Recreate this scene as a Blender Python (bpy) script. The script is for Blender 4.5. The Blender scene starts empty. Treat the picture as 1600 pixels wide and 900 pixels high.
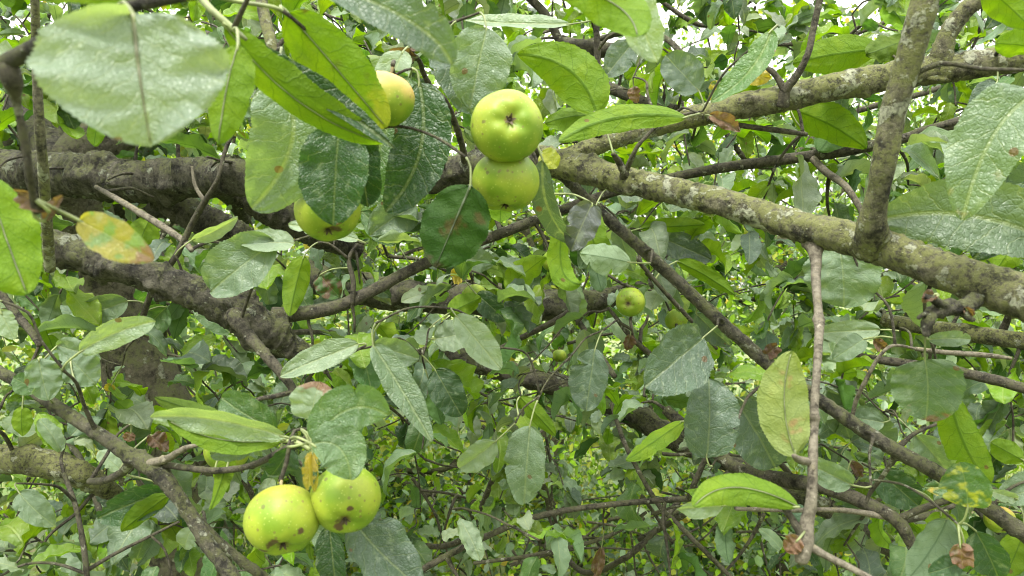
import bpy, math, random
import numpy as np
from mathutils import Vector, Matrix, noise
random.seed(11); RNG = np.random.default_rng(11)
sc = bpy.context.scene
COL = sc.collection
# ------------------------------------------------------------ camera, sky, sun, exposure
CZ = 1.6; F = 1160.0
cd = bpy.data.cameras.new('camera'); cam = bpy.data.objects.new('camera', cd); COL.objects.link(cam)
cam.location = (0, 0, CZ); cam.rotation_euler = (math.radians(90), 0, 0)
cd.sensor_width = 36; cd.lens = F/1600*36; cd.clip_start = .02; cd.clip_end = 500
cd.dof.use_dof = True; cd.dof.focus_distance = 1.05; cd.dof.aperture_fstop = 13.0
sc.camera = cam
SUN_EL, SUN_AZ = 58, 200       # degrees; azimuth clockwise from +Y (north)
w = bpy.data.worlds.new('World'); sc.world = w; w.use_nodes = True
nt = w.node_tree; nt.nodes.clear()
def N_(t, typ, **kw):
    n = t.nodes.new(typ)
    for k, v in kw.items(): setattr(n, k, v)
    return n
out = N_(nt, 'ShaderNodeOutputWorld'); bg = N_(nt, 'ShaderNodeBackground'); bg.inputs[1].default_value = .062
sky = N_(nt, 'ShaderNodeTexSky', sky_type='NISHITA', sun_disc=False)
sky.sun_elevation = math.radians(SUN_EL); sky.sun_rotation = math.radians(SUN_AZ); sky.dust_density = 3.0; sky.air_density = 1.0
tc = N_(nt, 'ShaderNodeTexCoord')
nz = N_(nt, 'ShaderNodeTexNoise'); nz.inputs['Scale'].default_value = 2.2; nz.inputs['Detail'].default_value = 6
nt.links.new(tc.outputs['Generated'], nz.inputs['Vector'])
cr = N_(nt, 'ShaderNodeValToRGB'); cr.color_ramp.elements[0].position = .25; cr.color_ramp.elements[1].position = .6
cr.color_ramp.elements[0].color = (.88, .88, .88, 1); cr.color_ramp.elements[1].color = (.97, .97, .97, 1)
nt.links.new(nz.outputs['Fac'], cr.inputs['Fac'])
mx = N_(nt, 'ShaderNodeMix', data_type='RGBA')
nt.links.new(cr.outputs['Color'], mx.inputs['Factor'])
nt.links.new(sky.outputs[0], mx.inputs['A'])
sx = N_(nt, 'ShaderNodeSeparateXYZ'); nt.links.new(tc.outputs['Generated'], sx.inputs[0])   # overcast: the zenith is the brightest
mr = N_(nt, 'ShaderNodeMapRange'); mr.inputs[1].default_value = 0; mr.inputs[2].default_value = 1; mr.inputs[3].default_value = 4.5; mr.inputs[4].default_value = 22
nt.links.new(sx.outputs['Z'], mr.inputs[0]); vm = N_(nt, 'ShaderNodeVectorMath', operation='SCALE'); vm.inputs[0].default_value = (1, .99, .93)
nt.links.new(mr.outputs[0], vm.inputs['Scale']); nt.links.new(vm.outputs[0], mx.inputs['B'])
nt.links.new(mx.outputs['Result'], bg.inputs[0]); nt.links.new(bg.outputs[0], out.inputs[0])
sl = bpy.data.lights.new('sun', 'SUN'); sl.energy = 1.5; sl.angle = math.radians(10); sl.color = (1, .96, .88)
sun = bpy.data.objects.new('sun', sl); COL.objects.link(sun)
el, az = math.radians(SUN_EL), math.radians(SUN_AZ)
sd = Vector((math.sin(az)*math.cos(el), math.cos(az)*math.cos(el), math.sin(el)))
sun.rotation_euler = sd.to_track_quat('Z', 'Y').to_euler(); sun.location = sd*20
vs = sc.view_settings; vs.view_transform = 'Standard'; vs.look = 'None'; vs.gamma = 1; vs.exposure = 2.18
cy = sc.cycles; cy.max_bounces = 7; cy.diffuse_bounces = 1; cy.transmission_bounces = 4; cy.glossy_bounces = 2
cy.use_denoising = True; cy.filter_width = 1.05

# ------------------------------------------------------------ helpers
def P(px, py, d): return Vector(((px-800)/F*d, d, CZ-(py-450)/F*d))
def proj(v): return (800+v.x/v.y*F, 450-(v.z-CZ)/v.y*F, v.y)
def tag(o, label=None, cat=None, group=None, kind=None):
    if label: o['label'] = label
    if cat: o['category'] = cat
    if group: o['group'] = group
    if kind: o['kind'] = kind
    return o
def empty(name, loc, label, cat, group=None):
    o = bpy.data.objects.new(name, None); COL.objects.link(o); o.location = loc; o.empty_display_size = .02
    return tag(o, label, cat, group)
def mesh(name, verts, faces, mat, parent=None, loc=None, smooth=True, uv=None, tint=None):
    """verts are world offsets from loc"""
    me = bpy.data.meshes.new(name); me.from_pydata([tuple(v) for v in verts], [], faces)
    if smooth: me.polygons.foreach_set('use_smooth', [True]*len(me.polygons))
    if uv is not None:
        l = me.uv_layers.new(name='uv'); idx = np.zeros(len(me.loops), dtype=int); me.loops.foreach_get('vertex_index', idx)
        l.data.foreach_set('uv', np.asarray(uv, dtype=float)[idx].ravel())
    if tint is not None:
        a = me.color_attributes.new('tint', 'FLOAT_COLOR', 'POINT')
        t = np.ones((len(me.vertices), 4)); t[:, :3] = tint; a.data.foreach_set('color', t.ravel())
    me.materials.append(mat)
    return link(name, me, parent, loc)
def link(name, me, parent, loc):
    o = bpy.data.objects.new(name, me); COL.objects.link(o)
    l = Vector(loc) if loc is not None else Vector()
    if parent is not None:
        o.parent = parent; wl = Vector(parent.location); pp = parent.parent
        while pp is not None: wl += Vector(pp.location); pp = pp.parent
        l = l - wl
    o.location = l
    return o

# ------------------------------------------------------------ materials
def newmat(name):
    m = bpy.data.materials.new(name); m.use_nodes = True; t = m.node_tree; t.nodes.clear()
    return m, t
def math_(t, op, a, b=None, c=None, clamp=False):
    n = t.nodes.new('ShaderNodeMath'); n.operation = op; n.use_clamp = clamp
    for i, v in enumerate((a, b, c)):
        if v is None: continue
        if isinstance(v, (int, float)): n.inputs[i].default_value = v
        else: t.links.new(v, n.inputs[i])
    return n.outputs[0]
def mixc(t, f, a, b, mode='MIX'):
    n = t.nodes.new('ShaderNodeMix'); n.data_type = 'RGBA'; n.blend_type = mode
    for k, v in (('Factor', f), ('A', a), ('B', b)):
        if isinstance(v, (int, float)): n.inputs[k].default_value = v
        elif isinstance(v, tuple): n.inputs[k].default_value = (*v[:3], 1)
        else: t.links.new(v, n.inputs[k])
    return n.outputs['Result']
def tex(t, typ, vec, scale, detail=3, **kw):
    n = t.nodes.new(typ)
    for k, v in kw.items(): setattr(n, k, v)
    n.inputs['Scale'].default_value = scale
    if 'Detail' in n.inputs: n.inputs['Detail'].default_value = 0 if typ == 'ShaderNodeTexVoronoi' else detail
    if vec is not None: t.links.new(vec, n.inputs['Vector'])
    return n
def ramp(t, v, p0, p1):
    n = t.nodes.new('ShaderNodeMapRange'); n.interpolation_type = 'SMOOTHSTEP'
    n.inputs[1].default_value = p0; n.inputs[2].default_value = p1; t.links.new(v, n.inputs[0])
    return n.outputs[0]

def leaf_material(name, simple=False):
    m, t = newmat(name); L = t.links
    o = t.nodes.new('ShaderNodeOutputMaterial')
    at = N_(t, 'ShaderNodeAttribute', attribute_name='tint'); oi = t.nodes.new('ShaderNodeObjectInfo')
    geo = t.nodes.new('ShaderNodeNewGeometry'); tcn = t.nodes.new('ShaderNodeTexCoord')
    base = mixc(t, 1.0, at.outputs['Color'], oi.outputs['Color'], 'MULTIPLY')
    pos = tcn.outputs['Object']
    base = mixc(t, 1.0, base, (.80, .81, .79), 'MULTIPLY')
    n1 = tex(t, 'ShaderNodeTexNoise', pos, 45, 4)
    hue = ramp(t, n1.outputs['Fac'], .42, .68)
    sv = t.nodes.new('ShaderNodeHueSaturation'); sv.inputs['Hue'].default_value = .47; sv.inputs['Value'].default_value = 1.35; sv.inputs['Saturation'].default_value = 1.1
    L.new(base, sv.inputs['Color'])
    base = mixc(t, math_(t, 'MULTIPLY', hue, .32), base, sv.outputs[0])
    if not simple:
        uvn = t.nodes.new('ShaderNodeUVMap'); uvn.uv_map = 'uv'
        sp = t.nodes.new('ShaderNodeSeparateXYZ'); L.new(uvn.outputs[0], sp.inputs[0])
        wob = tex(t, 'ShaderNodeTexNoise', uvn.outputs[0], 7, 2)
        x = math_(t, 'ABSOLUTE', math_(t, 'SUBTRACT', sp.outputs['X'], .5))
        y = math_(t, 'ADD', sp.outputs['Y'], math_(t, 'MULTIPLY', math_(t, 'SUBTRACT', wob.outputs['Fac'], .5), .16))
        mid = math_(t, 'SUBTRACT', 1.0, ramp(t, x, .006, .018))
        q = math_(t, 'SUBTRACT', y, math_(t, 'MULTIPLY', x, .75))
        fr = math_(t, 'PINGPONG', math_(t, 'MULTIPLY', q, 6.5), .5)
        lat = math_(t, 'SUBTRACT', 1.0, ramp(t, fr, .01, .055))
        vor = tex(t, 'ShaderNodeTexVoronoi', uvn.outputs[0], 30, 2, feature='DISTANCE_TO_EDGE')
        net = math_(t, 'SUBTRACT', 1.0, ramp(t, vor.outputs['Distance'], .0, .16))
        vein = math_(t, 'MAXIMUM', mid, math_(t, 'MULTIPLY', lat, .65))
        # blotches and brown spots of their own shape
        ob = tex(t, 'ShaderNodeTexNoise', pos, 120, 5)
        speck = ramp(t, ob.outputs['Fac'], .56, .70)
        # dust / mildew bloom, on the upper face only
        up = math_(t, 'SUBTRACT', 1.0, geo.outputs['Backfacing'])
        base = mixc(t, math_(t, 'MULTIPLY', math_(t, 'MULTIPLY', speck, up), .22), base, (.34, .40, .30))
        rnd = t.nodes.new('ShaderNodeTexVoronoi'); rnd.inputs['Scale'].default_value = 55; L.new(pos, rnd.inputs['Vector'])
        sepc = t.nodes.new('ShaderNodeSeparateColor'); L.new(rnd.outputs['Color'], sepc.inputs[0])
        keep = math_(t, 'GREATER_THAN', sepc.outputs[0], .88)
        dot = math_(t, 'MULTIPLY', math_(t, 'LESS_THAN', math_(t, 'ADD', rnd.outputs['Distance'], math_(t, 'MULTIPLY', ob.outputs['Fac'], .2)), .26), keep)
        base = mixc(t, math_(t, 'MULTIPLY', dot, .8), base, (.10, .055, .02))
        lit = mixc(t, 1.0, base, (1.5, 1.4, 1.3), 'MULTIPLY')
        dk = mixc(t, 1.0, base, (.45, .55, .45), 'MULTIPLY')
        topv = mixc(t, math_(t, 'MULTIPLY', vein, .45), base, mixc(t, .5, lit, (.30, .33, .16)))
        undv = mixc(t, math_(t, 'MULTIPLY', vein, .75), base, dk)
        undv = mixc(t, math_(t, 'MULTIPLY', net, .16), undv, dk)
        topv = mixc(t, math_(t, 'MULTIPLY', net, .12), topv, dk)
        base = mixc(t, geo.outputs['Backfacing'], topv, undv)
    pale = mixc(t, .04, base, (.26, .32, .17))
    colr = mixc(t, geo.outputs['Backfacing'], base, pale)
    pb = t.nodes.new('ShaderNodeBsdfPrincipled'); L.new(colr, pb.inputs['Base Color'])
    rg = mixc(t, geo.outputs['Backfacing'], (.39, .39, .39), (.58, .58, .58)); L.new(rg, pb.inputs['Roughness'])
    L.new(math_(t, 'SUBTRACT', .55, math_(t, 'MULTIPLY', geo.outputs['Backfacing'], .40)), pb.inputs['Specular IOR Level'])
    tr = t.nodes.new('ShaderNodeBsdfTranslucent')
    tcx = mixc(t, 1.0, base, (1.9, 2.0, .55), 'MULTIPLY'); L.new(tcx, tr.inputs['Color'])
    ms = t.nodes.new('ShaderNodeMixShader'); ms.inputs[0].default_value = .34
    L.new(pb.outputs[0], ms.inputs[1]); L.new(tr.outputs[0], ms.inputs[2]); L.new(ms.outputs[0], o.inputs[0])
    if not simple:
        crk = tex(t, 'ShaderNodeTexNoise', pos, 150, 4)
        h = math_(t, 'MULTIPLY', vein, -1.0)
        h = math_(t, 'ADD', h, math_(t, 'MULTIPLY', net, -.45))
        h = math_(t, 'ADD', h, math_(t, 'MULTIPLY', crk.outputs['Fac'], 3.2))
        h = math_(t, 'ADD', h, math_(t, 'MULTIPLY', fr, .5))
        bp = t.nodes.new('ShaderNodeBump'); bp.inputs['Strength'].default_value = .8; bp.inputs['Distance'].default_value = .0016
        L.new(h, bp.inputs['Height']); L.new(bp.outputs[0], pb.inputs['Normal']); st = math_(t, 'SUBTRACT', .55, math_(t, 'MULTIPLY', geo.outputs['Backfacing'], .18)); L.new(st, bp.inputs['Strength'])
    return m

def bark_material(name, base, base2, moss, lich, mossamt, lichamt, scale=1.0, bump=.004):
    m, t = newmat(name); L = t.links
    o = t.nodes.new('ShaderNodeOutputMaterial'); pb = t.nodes.new('ShaderNodeBsdfPrincipled')
    tcn = t.nodes.new('ShaderNodeTexCoord'); pos = tcn.outputs['Object']
    geo = t.nodes.new('ShaderNodeNewGeometry'); sn = t.nodes.new('ShaderNodeSeparateXYZ'); L.new(geo.outputs['Normal'], sn.inputs[0])
    n1 = tex(t, 'ShaderNodeTexNoise', pos, 150*scale, 8); n1.inputs['Roughness'].default_value = .78
    n2 = tex(t, 'ShaderNodeTexNoise', pos, 22*scale, 7); n2.inputs['Roughness'].default_value = .7
    n3 = tex(t, 'ShaderNodeTexNoise', pos, 420*scale, 5)
    n5 = tex(t, 'ShaderNodeTexNoise', pos, 48*scale, 7); n5.inputs['Roughness'].default_value = .75
    f = math_(t, 'ADD', math_(t, 'MULTIPLY', n1.outputs['Fac'], .55), math_(t, 'MULTIPLY', n5.outputs['Fac'], .45))
    c = mixc(t, ramp(t, f, .41, .60), base, base2)
    mm = math_(t, 'ADD', n2.outputs['Fac'], math_(t, 'MULTIPLY', sn.outputs['Z'], .12))
    mossm = math_(t, 'MULTIPLY', ramp(t, mm, .64-mossamt*.3, .76-mossamt*.3), ramp(t, n1.outputs['Fac'], .38, .56))
    c = mixc(t, math_(t, 'MULTIPLY', mossm, .85), c, moss)
    # crusts of pale lichen: irregular patches and small specks
    n4 = tex(t, 'ShaderNodeTexNoise', pos, 34*scale, 6); n4.inputs['Roughness'].default_value = .62
    pm = math_(t, 'MULTIPLY', ramp(t, n4.outputs['Fac'], .665-lichamt*.12, .70-lichamt*.12), ramp(t, n1.outputs['Fac'], .34, .50))
    vo = tex(t, 'ShaderNodeTexVoronoi', pos, 210*scale, 2, feature='F1'); svo = t.nodes.new('ShaderNodeSeparateColor'); L.new(vo.outputs['Color'], svo.inputs[0])
    dist = math_(t, 'ADD', vo.outputs['Distance'], math_(t, 'MULTIPLY', n1.outputs['Fac'], 1.1))
    sm = math_(t, 'MULTIPLY', math_(t, 'SUBTRACT', 1.0, ramp(t, dist, .58, .80)), math_(t, 'MULTIPLY', math_(t, 'GREATER_THAN', svo.outputs[0], 1-lichamt*.5), .55))
    lm = math_(t, 'MAXIMUM', pm, sm)
    c = mixc(t, math_(t, 'MULTIPLY', lm, .8), c, lich)
    ck = ramp(t, math_(t, 'SUBTRACT', 1.0, n5.outputs['Fac']), .56, .66)
    c = mixc(t, math_(t, 'MULTIPLY', ck, .7), c, tuple(v*.35 for v in base))
    c = mixc(t, 1.0, c, (.66, .66, .66) if mossamt < .8 else (.80, .80, .80), 'MULTIPLY')
    L.new(c, pb.inputs['Base Color']); pb.inputs['Roughness'].default_value = .82; pb.inputs['Specular IOR Level'].default_value = .3
    h = math_(t, 'ADD', math_(t, 'MULTIPLY', n1.outputs['Fac'], 1.2), math_(t, 'MULTIPLY', n3.outputs['Fac'], .35))
    h = math_(t, 'ADD', h, math_(t, 'MULTIPLY', lm, .4)); h = math_(t, 'SUBTRACT', h, math_(t, 'MULTIPLY', ck, .8))
    bp = t.nodes.new('ShaderNodeBump'); bp.inputs['Strength'].default_value = .9; bp.inputs['Distance'].default_value = bump
    L.new(h, bp.inputs['Height']); L.new(bp.outputs[0], pb.inputs['Normal']); L.new(pb.outputs[0], o.inputs[0])
    return m

M_LEAF = leaf_material('leaf_blade'); M_FAR = leaf_material('far_leaf', True)
M_BARK_DARK = bark_material('bark_mossy_dark', (.026, .024, .017), (.125, .118, .085), (.12, .135, .045), (.30, .33, .24), .5, .6, 1.0, .006)
M_BARK_GREY = bark_material('bark_lichened_grey', (.045, .042, .027), (.19, .18, .115), (.165, .18, .055), (.38, .40, .29), .85, .8, 1.2, .004)
M_BARK_MOSS = bark_material('bark_dark_olive', (.036, .034, .024), (.14, .132, .09), (.11, .125, .04), (.34, .36, .27), .6, .6, 1.3, .004)
M_BARK_TWIG = bark_material('bark_smooth_twig', (.034, .030, .021), (.115, .105, .072), (.09, .10, .035), (.34, .35, .26), .35, .4, 2.0, .002)
M_BARK_PALE = bark_material('bark_pale_twig', (.09, .078, .056), (.22, .20, .15), (.22, .20, .10), (.44, .40, .32), .1, .3, 2.0, .0010)
M_BARK_TRUNK = bark_material('bark_trunk', (.07, .062, .042), (.18, .165, .115), (.13, .15, .05), (.36, .38, .28), .6, .5, .7, .006)
def plain(name, col, rough=.6, nscale=80, var=.35):
    m, t = newmat(name); o = t.nodes.new('ShaderNodeOutputMaterial'); pb = t.nodes.new('ShaderNodeBsdfPrincipled')
    tcn = t.nodes.new('ShaderNodeTexCoord'); n = tex(t, 'ShaderNodeTexNoise', tcn.outputs['Object'], nscale, 5)
    c = mixc(t, ramp(t, n.outputs['Fac'], .35, .65), tuple(v*(1-var) for v in col), tuple(min(1, v*(1+var)) for v in col))
    t.links.new(c, pb.inputs['Base Color']); pb.inputs['Roughness'].default_value = rough
    t.links.new(pb.outputs[0], o.inputs[0]); return m
M_STALK = plain('leaf_stalk', (.15, .18, .07)); M_RIB = plain('leaf_midrib', (.13, .14, .075)); M_RIBD = plain('dark_midrib', (.03, .045, .018)); M_STEM = plain('apple_stem', (.17, .14, .06)); M_CALYX = plain('calyx', (.075, .055, .03), .8)

def apple_material(name, blush=0.0, spots=()):
    m, t = newmat(name); L = t.links
    o = t.nodes.new('ShaderNodeOutputMaterial'); pb = t.nodes.new('ShaderNodeBsdfPrincipled')
    tcn = t.nodes.new('ShaderNodeTexCoord'); pos = tcn.outputs['Object']
    sp = t.nodes.new('ShaderNodeSeparateXYZ'); L.new(pos, sp.inputs[0])
    n1 = tex(t, 'ShaderNodeTexNoise', pos, 35, 4); n2 = tex(t, 'ShaderNodeTexNoise', pos, 220, 4)
    c = mixc(t, ramp(t, n1.outputs['Fac'], .35, .68), (.112, .190, .009), (.225, .28, .024))
    vo = tex(t, 'ShaderNodeTexVoronoi', pos, 330, 2)
    dots = math_(t, 'SUBTRACT', 1.0, ramp(t, vo.outputs['Distance'], .06, .26))
    c = mixc(t, math_(t, 'MULTIPLY', dots, .22), c, (.60, .64, .22))
    vo2 = tex(t, 'ShaderNodeTexVoronoi', pos, 85, 2); sc2 = t.nodes.new('ShaderNodeSeparateColor'); L.new(vo2.outputs['Color'], sc2.inputs[0])
    dk = math_(t, 'MULTIPLY', math_(t, 'LESS_THAN', math_(t, 'ADD', vo2.outputs['Distance'], math_(t, 'MULTIPLY', n2.outputs['Fac'], .3)), .30), math_(t, 'GREATER_THAN', sc2.outputs[0], .74))
    c = mixc(t, math_(t, 'MULTIPLY', dk, .65), c, (.07, .055, .02))
    n5 = tex(t, 'ShaderNodeTexNoise', pos, 60, 6); n5.inputs['Roughness'].default_value = .75
    c = mixc(t, math_(t, 'MULTIPLY', ramp(t, n5.outputs['Fac'], .54, .70), .55), c, (.17, .19, .03))
    vo3 = tex(t, 'ShaderNodeTexVoronoi', pos, 210, 2); sc3 = t.nodes.new('ShaderNodeSeparateColor'); L.new(vo3.outputs['Color'], sc3.inputs[0])
    c = mixc(t, math_(t, 'MULTIPLY', math_(t, 'MULTIPLY', math_(t, 'LESS_THAN', vo3.outputs['Distance'], .24), math_(t, 'GREATER_THAN', sc3.outputs[0], .7)), .7), c, (.12, .10, .03))
    # russet round both hollows (z is the core axis, unit: metres)
    rr = math_(t, 'SQRT', math_(t, 'ADD', math_(t, 'POWER', sp.outputs['X'], 2.0), math_(t, 'POWER', sp.outputs['Y'], 2.0)))
    ru = math_(t, 'MULTIPLY', math_(t, 'SUBTRACT', 1.0, ramp(t, math_(t, 'ADD', rr, math_(t, 'MULTIPLY', n2.outputs['Fac'], .006)), .004, .0095)), .8)
    c = mixc(t, ru, c, (.16, .13, .045))
    if blush > 0:
        b = ramp(t, math_(t, 'ADD', math_(t, 'MULTIPLY', sp.outputs['Z'], -30.0), n1.outputs['Fac']), .35, 1.0)
        c = mixc(t, math_(t, 'MULTIPLY', b, blush), c, (.62, .24, .12))
    for (x, y, z, r) in spots:
        vm = t.nodes.new('ShaderNodeVectorMath'); vm.operation = 'DISTANCE'; vm.inputs[1].default_value = (x, y, z); L.new(pos, vm.inputs[0])
        s = math_(t, 'SUBTRACT', 1.0, ramp(t, math_(t, 'ADD', vm.outputs['Value'], math_(t, 'MULTIPLY', math_(t, 'SUBTRACT', n2.outputs['Fac'], .5), r*1.6)), r*.55, r))
        c = mixc(t, s, c, (.065, .04, .018))
    L.new(c, pb.inputs['Base Color']); pb.inputs['Roughness'].default_value = .5; pb.inputs['Specular IOR Level'].default_value = .32
    pb.inputs['Subsurface Weight'].default_value = .12; pb.inputs['Subsurface Radius'].default_value = (.004, .004, .001); pb.inputs['Subsurface Scale'].default_value = 1
    bp = t.nodes.new('ShaderNodeBump'); bp.inputs['Strength'].default_value = .25; bp.inputs['Distance'].default_value = .0006
    L.new(math_(t, 'ADD', n2.outputs['Fac'], n1.outputs['Fac']), bp.inputs['Height']); L.new(bp.outputs[0], pb.inputs['Normal'])
    L.new(pb.outputs[0], o.inputs[0]); return m

# ------------------------------------------------------------ geometry builders
def catmull(pts, step):
    """pts: list of (Vector, r); returns resampled list"""
    out_ = []; n = len(pts)
    for i in range(n-1):
        p0 = pts[max(i-1, 0)]; p1 = pts[i]; p2 = pts[i+1]; p3 = pts[min(i+2, n-1)]
        k = max(2, int((p2[0]-p1[0]).length/step))
        for j in range(k):
            s = j/k; s2 = s*s; s3 = s2*s
            f = lambda a, b, c, d: .5*((2*b)+(c-a)*s+(2*a-5*b+4*c-d)*s2+(3*b-a-3*c+d)*s3)
            out_.append((f(p0[0], p1[0], p2[0], p3[0]), f(p0[1], p1[1], p2[1], p3[1])))
    out_.append(pts[-1]); return out_
def tube(path, sides=12, rough=.08, nscale=None, seed=0, knobs=0, tipcap=True):
    """path: list (Vector world, r). returns verts (world), faces"""
    V = []; Fc = []; n = len(path); T0 = (path[1][0]-path[0][0]).normalized()
    A = T0.orthogonal().normalized(); off = Vector((seed*7.31, seed*3.7, seed*1.9))
    rnd = random.Random(seed*31+5)
    kn = [(rnd.uniform(0, n), rnd.uniform(0, 6.28), rnd.uniform(.12, .45), rnd.uniform(3, 22)) for _ in range(knobs)]
    step = (path[1][0]-path[0][0]).length
    for i, (p, r) in enumerate(path):
        T = (path[min(i+1, n-1)][0]-path[max(i-1, 0)][0]).normalized()
        A = (A-T*A.dot(T)).normalized(); B = T.cross(A)
        rr = max(r, .0003)
        for j in range(sides):
            a = 6.28318*j/sides; d = A*math.cos(a)+B*math.sin(a)
            q = p+d*rr
            s = 1/max(rr, .003)
            f = rough*(noise.noise((q+off)*s*.7)*1.1+noise.noise((q+off)*s*2.3)*.6+(noise.noise((q+off)*s*6)*.35 if sides > 16 else 0))
            for (ki, ka, kh, kw) in kn:
                dd = ((i-ki)*step/rr)**2+(math.remainder(a-ka, 6.28318))**2
                if dd < 1.5: f += kh*math.exp(-dd*kw)
            V.append(p+d*rr*(1+f))
    for i in range(n-1):
        for j in range(sides):
            a = i*sides+j; b = i*sides+(j+1) % sides
            Fc.append((a, b, b+sides, a+sides))
    for e, (idx, rev) in enumerate(((0, True), (n-1, False))):
        c = len(V); V.append(path[idx][0]+((path[idx][0]-path[idx-1][0]).normalized() if not rev else (path[0][0]-path[1][0]).normalized())*path[idx][1]*.35)
        for j in range(sides):
            a = idx*sides+j; b = idx*sides+(j+1) % sides
            Fc.append((b, a, c) if rev else (a, b, c))
    return V, Fc

HOSTS = []
SKEL = []            # (Vector, r, host index)
class Host: pass
def add_skel(h, path, every=1):
    for p, r in path[::every]: SKEL.append((p.copy(), r, h.i))
def wood_part(h, name, path, mat, sides, rough, seed, knobs=0):
    loc = path[0][0]; V, Fc = tube(path, sides, rough, seed=seed, knobs=knobs)
    return mesh(name, [v-loc for v in V], Fc, mat, h.root, loc)
def branch(label, pts, mat, sides=20, rough=.10, step=.006, knobs=6, protect=True, extra=(), cat='branch', name='apple_branch', group='branches of the apple trees'):
    """pts: (px, py, width px, depth)"""
    h = Host(); h.i = len(HOSTS); HOSTS.append(h); h.leaves = []; h.mat = mat; h.protect = protect; h.twigs = []
    raw = [(P(x, y, d), w_*.5*d/F) for x, y, w_, d in pts]
    raw = [(p_, r_*.84) for p_, r_ in raw]; path = catmull(raw, step)
    h.root = empty(name, raw[0][0], label, cat, group)
    wood_part(h, 'bough', path, mat, sides, rough, h.i+1, knobs); add_skel(h, path, max(1, int(.012/step)))
    for k, e in enumerate(extra):
        m2 = mat
        if e and isinstance(e[0], str): m2 = globals()[e[0]]; e = e[1:]
        raw = [(P(x, y, d), w_*.5*d/F) for x, y, w_, d in e]; raw = [(p_, r_*.84) for p_, r_ in raw]; pth = catmull(raw, step*.8)
        wood_part(h, 'side_shoot', pth, m2, max(8, sides-8), rough, h.i*10+k+3, 3); add_skel(h, pth, max(1, int(.012/step)))
    h.nwood = len(SKEL)
    return h

# ---- the branches (pixel of the photo, thickness in pixels, distance in metres)
GR = M_BARK_GREY; DK = M_BARK_DARK; TW = M_BARK_TWIG; PL = M_BARK_PALE
hA = branch('long thick limb across the picture, dark and mossy at left, pale and lichened at right',
  [(-900,150,110,2.0),(-420,230,110,1.7),(-200,250,96,1.5),(0,266,76,1.32),(110,274,82,1.25),(220,284,76,1.2),(330,276,70,1.12),(450,285,60,1.05),(560,290,55,1.0),(660,280,58,.95),(740,262,56,.9),(820,250,52,.86),(880,256,54,.83),(960,278,52,.79),(1050,298,50,.75),(1140,320,52,.71),(1230,348,56,.68),(1310,368,62,.645),(1365,382,68,.625),(1420,402,66,.60),(1500,432,74,.57),(1600,465,84,.54),(1760,525,96,.5),(1950,600,104,.46),(2400,760,90,.45),(2900,860,70,.46)], DK, 56, .13, .0035, 90,
  extra=[[(250,305,56,1.24),(300,335,58,1.24),(345,355,56,1.24),(385,375,50,1.26),(410,392,30,1.3)],
         [(380,300,56,1.2),(420,325,60,1.2),(455,345,56,1.22),(500,370,44,1.25),(560,390,36,1.3)]])
_o = [c for c in hA.root.children if c.name.startswith('bough')][0]; _o.data.materials.append(GR)
for _p in _o.data.polygons:
    _v = _o.data.vertices[_p.vertices[0]].co+hA.root.location
    if proj(_v)[0] > 838+30*noise.noise(_v*40): _p.material_index = 1
hB = branch('thick olive-grey limb rising from the central fork to the upper right edge',
  [(850,262,30,.86),(900,240,34,.86),(960,218,34,.87),(1030,196,36,.88),(1110,176,42,.88),(1200,158,50,.87),(1300,136,52,.86),(1400,118,52,.85),(1500,104,52,.83),(1600,90,50,.81),(1760,70,52,.78),(1950,40,54,.75),(2300,-30,50,.74),(2700,-150,36,.75)], GR, 36, .13, .004, 40,
  extra=[[(1462,118,60,.84),(1470,92,44,.83),(1480,55,34,.82),(1505,20,32,.81),(1545,-15,32,.8),(1620,-80,30,.78)],
         ['M_BARK_TWIG',(1222,165,28,.86),(1228,140,18,.85),(1245,118,14,.84),(1262,85,12,.83),(1272,40,12,.83),(1285,-20,12,.82)],
         ['M_BARK_TWIG',(1228,145,14,.85),(1212,118,11,.85),(1190,100,8,.85)],
         ['M_BARK_TWIG',(1105,185,12,.87),(1150,195,10,.88),(1225,205,10,.9),(1260,210,8,.92)]])
hC = branch('smooth upright shoot crossing in front of the upper right limb, forked off the main limb',
  [(1362,385,66,.62),(1362,352,54,.60),(1370,310,40,.585),(1382,250,44,.57),(1395,180,46,.56),(1418,100,48,.545),(1440,20,50,.53),(1462,-60,50,.52),(1490,-200,50,.5),(1540,-480,44,.5),(1560,-800,30,.52)], GR, 32, .08, .004, 14)
hD = branch('slender dark branch slanting down from the central fork to the lower right corner',
  [(872,268,18,.86),(905,300,20,.85),(950,342,21,.84),(1010,395,23,.83),(1075,455,23,.82),(1140,515,24,.81),(1205,572,25,.80),(1290,632,25,.79),(1360,680,27,.78),(1400,704,27,.77),(1480,748,28,.76),(1560,805,30,.75),(1640,860,30,.74),(1800,960,32,.72),(2100,1150,30,.7),(2300,1320,20,.7)], M_BARK_MOSS, 20, .13, .004, 40,
  extra=[['M_BARK_TWIG',(1400,704,14,.775),(1425,680,8,.77),(1450,668,6,.77),(1485,655,5,.78)],
         ['M_BARK_TWIG',(1400,704,12,.775),(1385,735,9,.78),(1360,770,8,.8),(1352,790,6,.8)],
         ['M_BARK_PALE',(1330,658,8,.79),(1338,625,8,.78),(1350,600,8,.77),(1372,560,7,.76),(1395,540,6,.76),(1430,545,5,.77)],
         ['M_BARK_TWIG',(905,300,10,.85),(960,360,8,.87),(1020,435,8,.9),(1070,490,8,.92),(1120,545,6,.95)]])
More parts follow.
